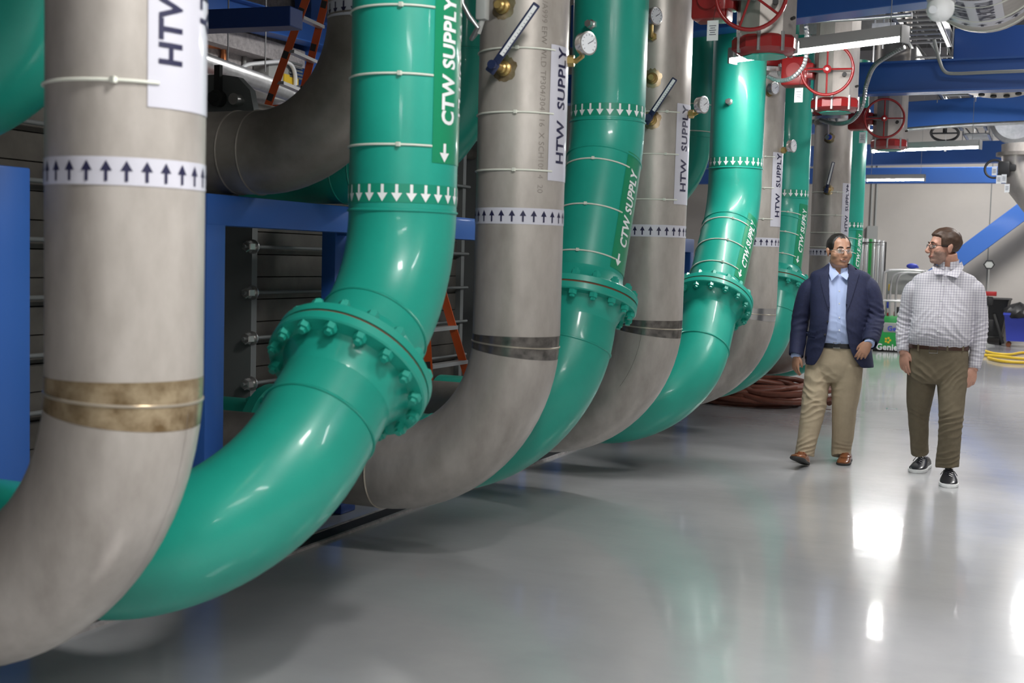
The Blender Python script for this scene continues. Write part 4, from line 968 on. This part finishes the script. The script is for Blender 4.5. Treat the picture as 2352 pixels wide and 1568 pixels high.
    def cutf(p, n_):
        x, y = px_of(p)
        if p.z < P1(1925, 838).z-.004: return True
        if p.z > P1(1925, 603).z: return True
        front = p.y < Y1+.02
        if front and lerp(Lx, y) < x < lerp(Rx, y): return True
        # open neck and cuffs
        if (p-P1(1928,612,0)).length < .074: return True
        for w_ in (sh, sr):
            d_ = (w_[3]-w_[2]).normalized()
            if (p-w_[3]).length < .10 and (p-w_[3]).dot(d_) > -.010: return True
        return False
    g = G(); slab(g, [(P1(1928,606,.02),.075,.075), (P1(1929,618,.02),.130,.085), (P1(1930,628,.02),.205,.098), (P1(1930,645,.02),.222,.118), (P1(1929,700,0),.215,.152), (P1(1927,748,-.01),.212,.168), (P1(1926,795,0),.235,.165), (P1(1926,836,0),.252,.160), (P1(1926,860,0),.255,.160)])
    limb(g, [P1(1880,648,.02), P1(1860,664,.03), P1(1846,700,.04), P1(1838,738,.05), P1(1833,780,.01), P1(1829,812,-.04), P1(1829,825,-.06)], [(.050,.06),(.070,.080),(.066,.075),(.062,.068),(.057,.062),(.051,.056),(.051,.056)], 24, 5)
    limb(g, [P1(1980,648,.02), P1(1996,662,.03), P1(2006,698,.03), P1(2009,730,.02), P1(2005,760,-.07), P1(1998,786,-.16), P1(1996,795,-.19)], [(.050,.06),(.068,.080),(.066,.074),(.065,.068),(.060,.064),(.052,.056),(.050,.054)], 24, 5)
    fo = [(P1(2005,728,-.0), .085, V((.5,0,1)), 75, .011), (P1(2003,755,-.12), .06, V((-.2,.3,1)), 80, .006), (P1(1838,740,0), .08, V((-.3,0,1)), 60, .005), (P1(1992,690,-.1), .06, V((.9,0,.5)), 60, .005), (P1(1960,760,-.15), .10, V((.7,0,.9)), 40, .004), (P1(1880,780,-.1), .10, V((-.5,0,1)), 40, .004)]
    jk, jb = fuse(g, 'blazer', navy, T, .0068, 4, fo, cut=cutf, thick=-.006)
    for A in (([(1908,604),(1887,628),(1884,640),(1893,680),(1906,720)], [(1906,604),(1905,632),(1905,645),(1906.5,685),(1907,722)]),
              ([(1956,602),(1972,624),(1970,640),(1955,690),(1942,722)], [(1949,604),(1949,632),(1948,645),(1944,688),(1941,722)])):
        g = G(); drape(g, A, jb, .011, .006, 6); g.build('lapel', navy, jk)
    g = G(); drape(g, ([(1851,760),(1853,771)], [(1871,764),(1872,775)]), jb, .007, .005, 5); g.build('pocket_flap', navy, jk)
    for px, py in ((1903,738),(1897,768)):
        d = ray(px-2, py).normalized(); h = jb.ray_cast(CAM, d)
        if h[0]: g = G(); g.cyl(h[0]-d*.001, h[0]-d*.006, .008, 12); g.build('button', blackl, jk)
    # loafers
    a = at_z(1934, 1069, 0); shoe(T, a, a+V((0,.29,0)), .001, 0, 'loafer', 1.0)
    b = at_z(1845, 1073, 0); shoe(T, b+V((-.035,-.2,0)), b+V((.0,.10,0)), .004, rad(17), 'loafer', 1.0)
man1()
# ---- man in the checked shirt
Y2 = 9.05
def P2(px, py, dy=0): return at_y(px, py, Y2+dy)
def man2():
    T = thing('person', 'bearded man in glasses, grey checked shirt and olive trousers, looking left as he walks', 'person', at_z(2140, 1090, 0), None)
    c = P2(2168, 568, -.01); s = 1.07; f = V((-sin(rad(62)), -cos(rad(62)), 0)); MT['skinx'] = skin2
    g = G(); Q, R, r, f = head(g, c, f, s, rad(0), 1.0, 1.0)
    limb(g, [Q(0,.03,-.04), P2(2179,606,.02), P2(2176,625,.03), P2(2173,650,.03)], [(.060,.062), (.064,.060), (.070,.064), (.10,.07)], 24, 5)
    slab(g, [(P2(2172,640,.02),.09,.07), (P2(2170,660,.02),.17,.075), (P2(2168,700,.02),.17,.11), (P2(2163,760,.01),.17,.13), (P2(2158,800,.01),.17,.12), (P2(2155,845,.0),.165,.11)])
    sl = [P2(2112,668,.02), P2(2079,735,.04), P2(2074,800,-.04), P2(2075,812,-.05)]; limb(g, sl, [.052,.042,.030,.026], 16, 5)
    sr = [P2(2228,668,.02), P2(2250,745,.05), P2(2239,836,.0), P2(2236,850,-.01)]; limb(g, sr, [.052,.042,.030,.026], 16, 5)
    hand(g, sl[-1]+V((0,0,.012)), (.10,-.10,-1), (-.6,-.75,.05), (.8,-.5,0), 1.02, .32)
    hand(g, sr[-1]+V((0,0,.012)), (-.12,-.12,-1), (.75,-.65,.05), (-.75,-.65,0), 1.0, .45)
    limb(g, [P2(2122,838,.02), P2(2113,950,.12), P2(2112,1035,.22)], [.085,.055,.038], 16, 5); limb(g, [P2(2186,838,0), P2(2184,950,-.08), P2(2178,1072,-.02)], [.085,.055,.038], 16, 5)
    def paint(p):
        q = R.inverted() @ (p-c)/s
        jawz = -.040 if abs(q.x) < .03 else -.030
        return 1 if (abs(q.x) < .09 and q.z < jawz+.012*NZ.noise(q*90) and q.z > -.125 and q.y < -.005 and not (q.y < -.083 and abs(q.x) < .022 and q.z > -.068)) else 0
    body, bv = fuse(g, 'body', [skin2, stub], T, .0042, 2, paint=paint, soft=(Q(0,0,0), .155, 8))
    face_parts(T, Q, R, s, 1, hair2, 0, .001, lip2); glasses(T, Q, R, s, MT['black'], .8)
    def reg(p):
        top = sstep(.058, .070, p.z+.35*min(0, p.y+.045)+.0)*sstep(-.090, -.074, p.y)
        side = sstep(.048, .056, abs(p.x))*sstep(-.050, -.038, p.y)*sstep(-.006, .008, p.z+(.03 if p.y > .02 else 0))
        back = sstep(.0, .02, p.y)*sstep(-.036, -.020, p.z)
        return max(top, side, back)
    hair(T, Q, R, s, hair2, reg, .0115, 2.2)
    g = G(); slab(g, [(P2(2156,788,0),.190,.130), (P2(2156,806,0),.197,.135), (P2(2155,838,0),.200,.130), (P2(2153,866,0),.190,.120), (P2(2151,880,0),.16,.10)])
    limb(g, [P2(2121,840,.02), P2(2113,905,.07), P2(2110,955,.13), P2(2111,1000,.19), P2(2112,1030,.22), P2(2113,1041,.23)], [(.108,.115),(.094,.100),(.074,.082),(.066,.078),(.063,.078),(.063,.078)], 24, 6)
    limb(g, [P2(2188,840,0), P2(2186,905,-.05), P2(2184,965,-.09), P2(2180,1020,-.06), P2(2176,1060,-.03), P2(2176,1073,-.03)], [(.112,.118),(.094,.102),(.081,.088),(.077,.085),(.080,.086),(.081,.087)], 24, 6)
    fo = [(P2(2112,960,.03), .08, V((.4,0,1)), 75, .009), (P2(2186,975,-.15), .10, V((-.6,0,1)), 65, .010), (P2(2178,1050,-.1), .07, V((-.4,0,1)), 80, .009), (P2(2185,860,-.1), .09, V((-.9,0,1)), 60, .009), (P2(2115,862,-.1), .08, V((.8,0,1)), 60, .006), (P2(2112,1030,.15), .05, V((.3,0,1)), 85, .006)]
    tr, tb = fuse(g, 'trousers', olive, T, .0065, 4, fo)
    bl = belt_part(T, ((P2(2156,794,0), .196, .137), .040), belt2)
    g = G(); bc = at_y(2144, 803, Y2-.145); g.tube([bc+V((x,0,z)) for x, z in ((-.028,-.023),(-.028,.023),(.028,.023),(.028,-.023))], .0032, 6, closed=True); g.build('buckle', MT['bright'], bl)
    for px in (2109, 2176, 2212):
        d = ray(px, 803).normalized(); h = tb.ray_cast(CAM, d)
        if h[0]: g = G(); q = h[0]-d*.012; g.box(q+V((0,0,.018)), (.012,.012,.055)); g.build('belt_loop', olive, tr)
    # shirt with a belly, tucked in
    g = G(); slab(g, [(P2(2176,612,.02),.070,.066), (P2(2174,622,.02),.115,.075), (P2(2171,634,.02),.196,.088), (P2(2169,652,.02),.218,.105), (P2(2166,700,0),.204,.140), (P2(2162,745,-.02),.205,.165), (P2(2159,772,-.02),.210,.168), (P2(2157,787,-.01),.205,.155), (P2(2157,797,0),.188,.128)])
    limb(g, [P2(2120,654,.02), P2(2099,668,.03), P2(2088,700,.04), P2(2078,742,.04), P2(2074,775,.0), P2(2074,802,-.04), P2(2074,808,-.05)], [(.055,.07),(.070,.080),(.062,.070),(.058,.062),(.052,.056),(.042,.046),(.041,.045)], 24, 5)
    limb(g, [P2(2220,654,.02), P2(2239,668,.03), P2(2246,705,.04), P2(2250,750,.05), P2(2246,800,.03), P2(2238,840,.0), P2(2237,848,-.01)], [(.055,.07),(.068,.080),(.062,.070),(.058,.062),(.052,.056),(.044,.046),(.043,.045)], 24, 5)
    fo = [(P2(2082,740,0), .11, V((.4,0,1)), 95, .006), (P2(2075,775,-.05), .06, V((-.3,0,1)), 110, .006), (P2(2252,770,0), .11, V((-.4,0,1)), 95, .006), (P2(2243,815,-.03), .06, V((.3,0,1)), 110, .005), (P2(2205,755,-.15), .12, V((.8,0,.9)), 55, .007), (P2(2120,740,-.15), .09, V((-.8,0,.7)), 55, .006), (P2(2150,780,-.17), .10, V((.25,0,1)), 90, .005), (P2(2190,690,-.1), .09, V((.9,0,.5)), 50, .004)]
    shirt, sb = fuse(g, 'shirt', gingham, T, .0065, 4, fo)
    g = G(); drape(g, ([(2164,632),(2158,700),(2147,795)], [(2171,632),(2165,700),(2154,795)]), sb, .004, .003, 3); g.build('placket', gingham, shirt)
    for py, px in ((655,2166),(690,2162),(725,2158),(760,2154)):
        d = ray(px, py).normalized(); h = sb.ray_cast(CAM, d); g = G(); g.cyl(h[0]-d*.004, h[0]-d*.008, .0055, 10); g.build('button', MT['whitep'], shirt)
    cc = P2(2178,607,.012); g = G(); rings = []
    for rr, zz in ((.070,-.022),(.074,-.020),(.071,.032),(.067,.032)):
        rings.append([cc+V((cos(t)*rr, sin(t)*rr, zz+.016*sin(t))) for t in [pi*(-.42+1.84*k/30) for k in range(31)]])
    rings.append(rings[0]); g.ring_loft(rings, cap=False, closed=False); g.build('collar_stand', gingham, shirt)
    for A in ([(2147,603,.0),(2168,630,-.078),(2147,630,-.108),(2141,615,-.06)], [(2209,600,.01),(2171,631,-.080),(2199,638,-.112),(2214,614,-.03)]):
        g = G(); wing(g, [P2(*q) for q in A]); g.build('collar', gingham, shirt)
    a = at_z(2101, 1086, 0); shoe(T, a, a+V((.05,.35,0)), .001, 0, 'sneaker', 1.22)
    b = at_z(2179, 1120, 0); shoe(T, b, b+V((-.03,.35,0)), .001, 0, 'sneaker', 1.22)
man2()
# ------------------------------------------------ far end of the hall
def quad_on(g, c, w, h, th=.01): g.box(c, (w, th, h))
YL = 22.7
b0, b1 = at_y(1992, 808, YL), at_y(2142, 812, YL)
T = thing('personnel_lift', 'green and grey wheeled personnel lift parked behind the two men', 'lift', ((b0.x+b1.x)/2, YL+.5, 0))
xa, xb = b0.x, b1.x; xm = (xa+xb)/2
g = G(); g.box((xm, YL+.55, .23), (xb-xa, 1.1, .33), None, .02); g.box((xa+.25, YL+.5, .50), (.45, .7, .26), None, .02); g.build('chassis', MT['lime'], T)
g = G(); g.box((xm, YL+.55, .055), (xb-xa-.1, 1.0, .05)); g.build('skirt', MT['dark'], T)
for x in (xa+.12, xb-.12):
    for y in (YL+.12, YL+.95): g = G(); g.cyl((x-.04, y, .07), (x+.04, y, .07), .07, 16); g.build('wheel', MT['dark'], T)
g = G(); c = at_y(2012, 802, YL-.006); flat_text(g, 'Genie GR-20', .155, c, (1,0,0), (0,0,1), .03, False, .95); g.build('lettering', MT['whitep'], T)
g = G(); c = at_y(2039, 781, YL-.006)
for k in range(5):
    a = 2*pi*k/5; g.box(c+V((cos(a)*.04, 0, sin(a)*.04)), (.035,.006,.035))
g.build('emblem', MT['yellow'], T)
for k, px in enumerate((1981, 1990, 2007, 2017, 2026)):
    p = at_y(px, 575, YL+.55); g = G(); g.box((p.x, YL+.55+.02*k, 1.18), (.052, .11, 1.72-.02*k), None, .006); g.build('mast_section', MT['alu'], T)
p = at_y(1999, 575, YL+.5); g = G(); g.box((p.x, YL+.5, 1.30), (.05, .1, 1.45)); g.build('mast_strip', MT['lime'], T)
pa0, pa1 = at_y(1975, 557, YL+.4), at_y(2034, 556, YL+.4); g = G(); g.tube([(pa0.x, YL+.45, pa0.z), (pa1.x, YL+.45, pa1.z), (pa1.x, YL+.45, .9)], .014, 6); g.build('cable_guide', MT['dark'], T)
# basket
q0, q1 = at_y(2034, 620, YL+.2), at_y(2126, 617, YL+.2); zt_, zm, zb = q0.z, at_y(2050,690,YL+.2).z, at_y(2050,742,YL+.2).z; xl, xr = q0.x, q1.x
g = G()
for y in (YL+.02, YL+.62):
    g.tube(cr([V((xl, y, zb)), V((xl, y, zt_-.12)), V((xl+.03, y, zt_-.03)), V((xl+.12, y, zt_)), V((xr-.1, y, zt_)), V((xr, y, zt_-.1)), V((xr, y, zb))], 5), .024, 8)
    g = g if False else g
    g.build('guard_rail', MT['alu'], T); g = G(); g.tube([(xl, y, zm), (xr, y, zm)], .02, 8); g.build('mid_rail', MT['alu'], T); g = G()
for x in (xl+.10, xl+.2): g = G(); g.tube(cr([V((x, YL+.3, zb)), V((x, YL+.3, zt_-.2)), V((x+.15, YL+.3, zt_-.04)), V((x+.4, YL+.3, zt_-.04))], 5), .02, 8); g.build('inner_rail', MT['alu'], T)
c0, c1 = at_y(2029, 741, YL-.02), at_y(2105, 766, YL-.02)
g = G(); g.box(((c0.x+c1.x)/2+.1, YL+.3, (c0.z+c1.z)/2), (c1.x-c0.x+.2, .62, c0.z-c1.z), None, .01); g.build('platform', MT['lgrey'], T)
g = G(); flat_text(g, 'Genie', .12, at_y(2038, 759, YL-.03), (1,0,0), (0,0,1), .03, False); g.build('lettering', MT['binblue'], T)
g = G(); p = at_y(2075, 650, YL+.55); g.box(p, (.55, .02, .42)); g.build('info_panel', MT['lgrey'], T)
for px, py, m in ((2044,660,'yellow'),(2040,700,'binblue'),(2040,725,'red'),(2056,722,'red'),(2028,683,'red'),(2062,712,'black')):
    p = at_y(px, py, YL+.45); g = G(); g.box(p, (.05,.08,.12), None, .015); g.build('control_grip', MT[m], T)
p = at_y(2095, 611, YL+.35); T2 = G(); ball(T2, p, (.10,.06,.05)); T2.box(p+V((.09,0,-.02)), (.05,.03,.03)); tag(T2.build('work_glove', MT['binblue']), 'blue glove lying on the top rail of the lift basket', 'glove')
# bins, sign pole, cables on the floor
YB = 26.3; c = at_z(2336, 786, 0); c = V((at_y(2338,785,YB).x, YB, 0))
T = thing('recycling_bin', 'blue wheeled bin with black liner at the right edge by the end wall', 'bin', c)
g = G(); rings = [[V((c.x+sx*w, c.y+sy*w*.9, z)) for sx, sy in ((-1,-1),(1,-1),(1,1),(-1,1))] for z, w in ((.12,.21),(.62,.27),(.64,.29),(.68,.29),(.68,.26),(.5,.25))]; g.ring_loft(rings); g.build('tub', MT['binblue'], T)
g = G()
for sx in (-1,1):
    for sy in (-1,1): g.cyl((c.x+sx*.17, c.y+sy*.15-.02, .05), (c.x+sx*.17, c.y+sy*.15+.02, .05), .05, 12); g.cyl((c.x+sx*.17, c.y+sy*.15, .05), (c.x+sx*.17, c.y+sy*.15, .12), .012, 6); g.build('caster', MT['gasket'], T); g = G()
g = G(); rr = []
for i in range(7):
    z = .60+.045*i; w = (.31,.325,.315,.28,.24,.14,.02)[i]; rr.append([V((c.x+cos(2*pi*k/24)*w*(1+.10*sin(5*k+i)), c.y+sin(2*pi*k/24)*w*(1+.1*cos(4*k+i)), z+.03*sin(3*k+i*2))) for k in range(24)])
g.ring_loft(rr); g.build('bin_liner', MT['black'], T)
c = V((at_y(2268,785,YB+.4).x, YB+.68, 0)); T = thing('tilt_cart', 'large black tilt cart between the checked-shirt man and the blue bin', 'cart', c)
g = G(); rings = [[V((c.x+x*w, c.y+y*w, z)) for x, y in ((-1,-1),(1,-1),(1.1,1),(-1,1))] for z, w in ((.15,.24),(.90,.36),(.93,.38),(.95,.36),(.7,.30))]; g.ring_loft(rings); g.build('tub', MT['black'], T)
g = G(); g.tube([(c.x+.1,c.y-.32,.62),(c.x+.3,c.y-.5,.05)], .03, 8); g.tube([(c.x-.3,c.y-.25,.15),(c.x+.3,c.y-.25,.15)], .02, 8); g.build('push_frame', MT['dark'], T)
for sx in (-1,1): g = G(); g.cyl((c.x+sx*.22, c.y-.1, .1), (c.x+sx*.26, c.y-.1, .1), .10, 16); g.build('wheel', MT['dark'], T)
p = V((at_y(2267,770,YB-.1).x, YB-.1, 0)); zt_ = at_y(2263,607,YB-.1).z
T = thing('sign_pole', 'thin pole with a black hexagonal ring on top and red clamp, behind the checked-shirt man', 'sign', p)
g = G(); g.cyl(p+V((0,0,.02)), (p.x-.03, p.y, zt_-.10), .009, 8); g.lathe(p, (0,0,1), [(.16,0),(.16,.02),(.03,.04),(.03,.06)], 20); g.build('pole', MT['lgrey'], T)
g = G(); g.mi(0).tube([V((p.x-.03+.098*cos(pi/3*k), p.y, zt_+.088*sin(pi/3*k))) for k in range(6)], .013, 6, closed=True); g.mi(1).prism([(p.x-.03+.09*cos(pi/3*k), p.y, zt_+.08*sin(pi/3*k)) for k in range(6)], (0,1,0), .006); g.build('hexagon_plate', [MT['black'], MT['lgrey']], T)
g = G(); g.box((p.x+.03, p.y, at_y(2266,674,YB-.1).z), (.22,.1,.09), None, .01); g.build('clamp', MT['red'], T)
g = G(); g.box((p.x+.02, p.y+.02, at_y(2266,674,YB-.1).z-.15), (.12,.1,.18), None, .02); g.box((p.x+.05, p.y, .42), (.12,.1,.22), None, .02); g.build('clip', MT['black'], T)
for k, (pts, lab) in enumerate((([(2262,806),(2285,812),(2320,814),(2352,810),(2400,816)],'yellow air hose on the floor by the bins, nearest the end wall'),([(2258,815),(2290,818),(2330,822),(2365,824),(2420,822)],'yellow air hose on the floor by the bins, middle strand'),([(2270,822),(2300,829),(2340,832),(2400,833)],'yellow air hose on the floor by the bins, nearest the camera'))):
    o = cond('air_hose', [at_z(a, b, .03) for a, b in pts], .026, lab, 'yellow', grp='yellow hoses on the floor'); o['category'] = 'hose'
# coiled red hose beside the last pipes
pts = []; cx, cy = -2.92, 13.12
T = thing('coiled_hose', 'heap of coiled rust red hose on the floor behind the blazer man', 'hose', (cx, cy, 0))
for j in range(9*16):
    t = j/16; a = 2*pi*t; k = int(t); R1 = .50+.20*NZ.noise(V((k*1.7, .3, 0)))+.04*sin(a*2+k); oz = .035+.030*k*(1-.25*(k%3))+.05*sin(a+k*1.9)*(k>0)
    pts.append(V((cx+.18*NZ.noise(V((k*2.1,4,0)))+R1*1.12*cos(a), cy+.16*NZ.noise(V((k*1.3,9,0)))+R1*1.0*sin(a), max(.032, oz))))
g = G(); g.tube(pts, .030, 10); g.build('main_coil', MT['hose'], T, 60)
for j in range(3):
    pp = []
    for i in range(30): t = i/29*2*pi*(.7+.2*j)+j*2.2; pp.append(V((cx+.25+.1*j+.62*cos(t), cy-.1+.5*sin(t), .06+.07*j+.04*sin(2*t+j))))
    g = G(); g.tube(pp, .030, 10); g.build('loose_loop', MT['hose'], T, 60)
p = at_z(2048, 938, .003); g = G(); g.mi(0).box(p, (.11,.02,.004)); g.mi(1).box(p+V((.005,-.02,.001)), (.09,.015,.005)); tag(g.build('tape_scrap', [MT['green'], MT['whitep']]), 'scrap of green and white tape on the floor between the two men', 'scrap')
p = at_z(1903, 940, .002); g = G(); g.box(p, (.05,.015,.004)); tag(g.build('paper_scrap', MT['hose']), 'small brown scrap on the floor between the blazer man’s legs', 'scrap')
# ------------------------------------------------ upper left background and ladders
def ladder(name, lab, rails, rungs, w=.07):
    T = thing(name, lab, 'ladder', (rails[0][0].x, rails[0][0].y, 0), 'orange fibreglass ladders')
    for a, b in rails:
        t = (b-a).normalized(); s = V((.9,.45,0)); n = t.cross(s).normalized(); s = n.cross(t); R = Matrix((t, s, n)).transposed(); g = G(); g.mi(0)
        L = (b-a).length; g.box((a+b)/2, (L, w, .025), R); g.mi(1)
        k = 0
        while k*.42 < L-.3: g.box(a+t*(.25+k*.42)-n*.0135*0+V((0,-.014,0)), (.07, w*.75, .003), R); k += 1
        g.build('rail', [MT['orange'], MT['dark']], T)
    for a, b in rungs: g = G(); t = (b-a).normalized(); n = t.cross(V((0,0,1))); g.box((a+b)/2, ((b-a).length, .07, .03), Matrix((t, n, t.cross(n)*-1)).transposed()); g.build('rung', MT['alu'], T)
def ext(a, b, z=0): t = (b-a); return a+t*((z-a.z)/t.z)
A0, A1, B0, B1 = at_y(612,252,9.7), at_y(706,-10,9.7), at_y(690,235,10.2), at_y(750,-8,10.2)
ladder('extension_ladder', 'orange ladder with grey rungs at upper left, behind the curved grey pipe', [(ext(A0,A1), ext(A0,A1,4.2)), (ext(B0,B1), ext(B0,B1,4.2))], [(at_y(x0_,y0_,9.7), at_y(x1_,y1_,10.2)) for x0_,y0_,x1_,y1_ in ((690,40,738,62),(668,118,722,142),(644,190,700,214))])
C0, C1 = at_x(1072,858,-4.24), at_x(1022,690,-4.24)
D0, D1 = at_x(985,858,-4.24), at_x(975,690,-4.24)
ladder('step_ladder', 'orange step ladder low down between the big green pipe and second stainless pipe', [(ext(C0,C1,.0), ext(C0,C1,1.35)), (ext(D0,D1,0), ext(D0,D1,1.35))], [(at_x(985,757,-4.24), at_x(1043,751,-4.24)), (at_x(985,842,-4.24), at_x(1066,830,-4.24))], .06)
q = [at_x(430,130,-9.4), at_x(690,222,-9.4)]; t = (q[1]-q[0]).normalized()
T = thing('spiral_duct', 'silver spiral duct running along the left concrete wall', 'duct', q[0]); r_ = 21*((q[0]+q[1])/2-CAM).dot(fw)/FPX
g = G(); P = [q[0]-t*2, q[1]]; L = (P[1]-P[0]).length; m_ = int(L/.12); g.tube([P[0]+t*L*k/(m_*2) for k in range(m_*2+1)], [r_*(1.02 if k%2 else 1) for k in range(m_*2+1)], 24); g.build('duct', MT['galv'], T)
g = G(); g.lathe(q[1]-t*.05, t, [(r_*.9,0),(r_*1.35,.02),(r_*1.35,.5),(r_*1.0,.6)], 24); g.build('fan_casing', MT['galv'], T)
for px in (523, 609): p = at_x(px, 165, -9.4); g = G(); g.cyl(p, V((p.x, p.y, 6.15)), .01, 6); g.build('hanger_rod', MT['galv'], T)
p0, p1 = at_x(618,138,-10.7), at_x(690,240,-10.7)
T = thing('control_cabinet', 'grey louvred cabinet on the left wall behind the orange ladder', 'cabinet', ((p0.x), (p0.y+p1.y)/2, p1.z))
g = G(); g.box((-10.84, (p0.y+p1.y)/2-.15, (p0.z+p1.z)/2), (.28, p1.y-p0.y-.3, p0.z-p1.z), None, .01); g.build('casing', MT['lgrey'], T)
for k in range(5): p = at_x(679, 146+8*k, -10.69); g = G(); g.box(p, (.02,.35,.03)); g.build('louvre', MT['grey'], T)
p = at_x(668, 190, -10.69); g = G(); g.box(p, (.02,.38,.22)); g.build('warning_sticker', MT['yellow'], T, label='yellow warning sticker')
p0, p1 = at_x(692,140,-10.6), at_x(748,140,-10.6); g = G(); g.box((-10.75, (p0.y+p1.y)/2+.2, 3.05), (.3, p1.y-p0.y-.1, 6.1)); tag(g.build('blue_column', MT['blue'], None, 0), 'blue steel column at the left wall beside the grey cabinet', 'column')
p0, p1 = at_x(600,75,-10.5), at_x(750,112,-10.5); t = (p1-p0).normalized(); g = G(); i_beam(g, p0-t*6, p1+t*.2, .35, .3); tag(g.build('wall_beam', MT['blue'], None, 0), 'blue beam running along the top of the left wall to the column', 'beam')
p0, p1 = at_x(490,82,-10.85), at_x(720,150,-10.85); t = (p1-p0).normalized(); g = G(); g.box((p0+p1)/2, ((p1-p0).length+8, .3, .26), Matrix((t, V((0,0,1)).cross(t), t.cross(V((0,0,1)).cross(t)))).transposed()); o = g.build('trim_3', MT['conc'], None, 0); o['kind'] = 'structure'
g = G(); g.tube([at_x(440,100,-10.94), at_x(505,106,-10.94), at_x(513,112,-10.94), at_x(514,160,-10.94), at_x(514,190,-10.94)], .045, 8); tag(g.build('copper_pipe', MT['copper'], None, 60), 'thin copper pipe dropping in front of the left concrete wall', 'pipe')
g = G(); g.tube(cr([at_x(560,185,-10.96), at_x(562,130,-10.96), at_x(567,110,-10.96), at_x(569,104,-10.96)], 5), .03, 6); tag(g.build('steel_conduit', MT['lgrey'], None, 60), 'thin bent conduit on the left concrete wall', 'conduit')
g = G(); g.tube(cr([at_x(548,165,-10.63), at_x(565,150,-10.63), at_x(600,145,-10.63), at_x(655,142,-10.63), at_x(675,160,-10.63), at_x(678,200,-10.63), at_x(668,240,-10.63)], 5), .03, 6); tag(g.build('white_cable', MT['whitep'], None, 60), 'white cable looping over the silver duct and cabinet', 'cable')
p0, p1 = at_y(560,247,12.5), at_y(745,247,12.5); g = G(); g.box((p0+p1)/2, ((p1-p0).length+2, .1, .06)); g.box(((p0+p1)/2).xy.to_3d()+V((1.4,0,p0.z/2)), (.08,.08,p0.z)); g.box(((p0+p1)/2).xy.to_3d()+V((-1.4,0,p0.z/2)), (.08,.08,p0.z)); tag(g.build('red_railing', MT['orange'], None, 0), 'low red-orange rail at the foot of the upper left view', 'railing')
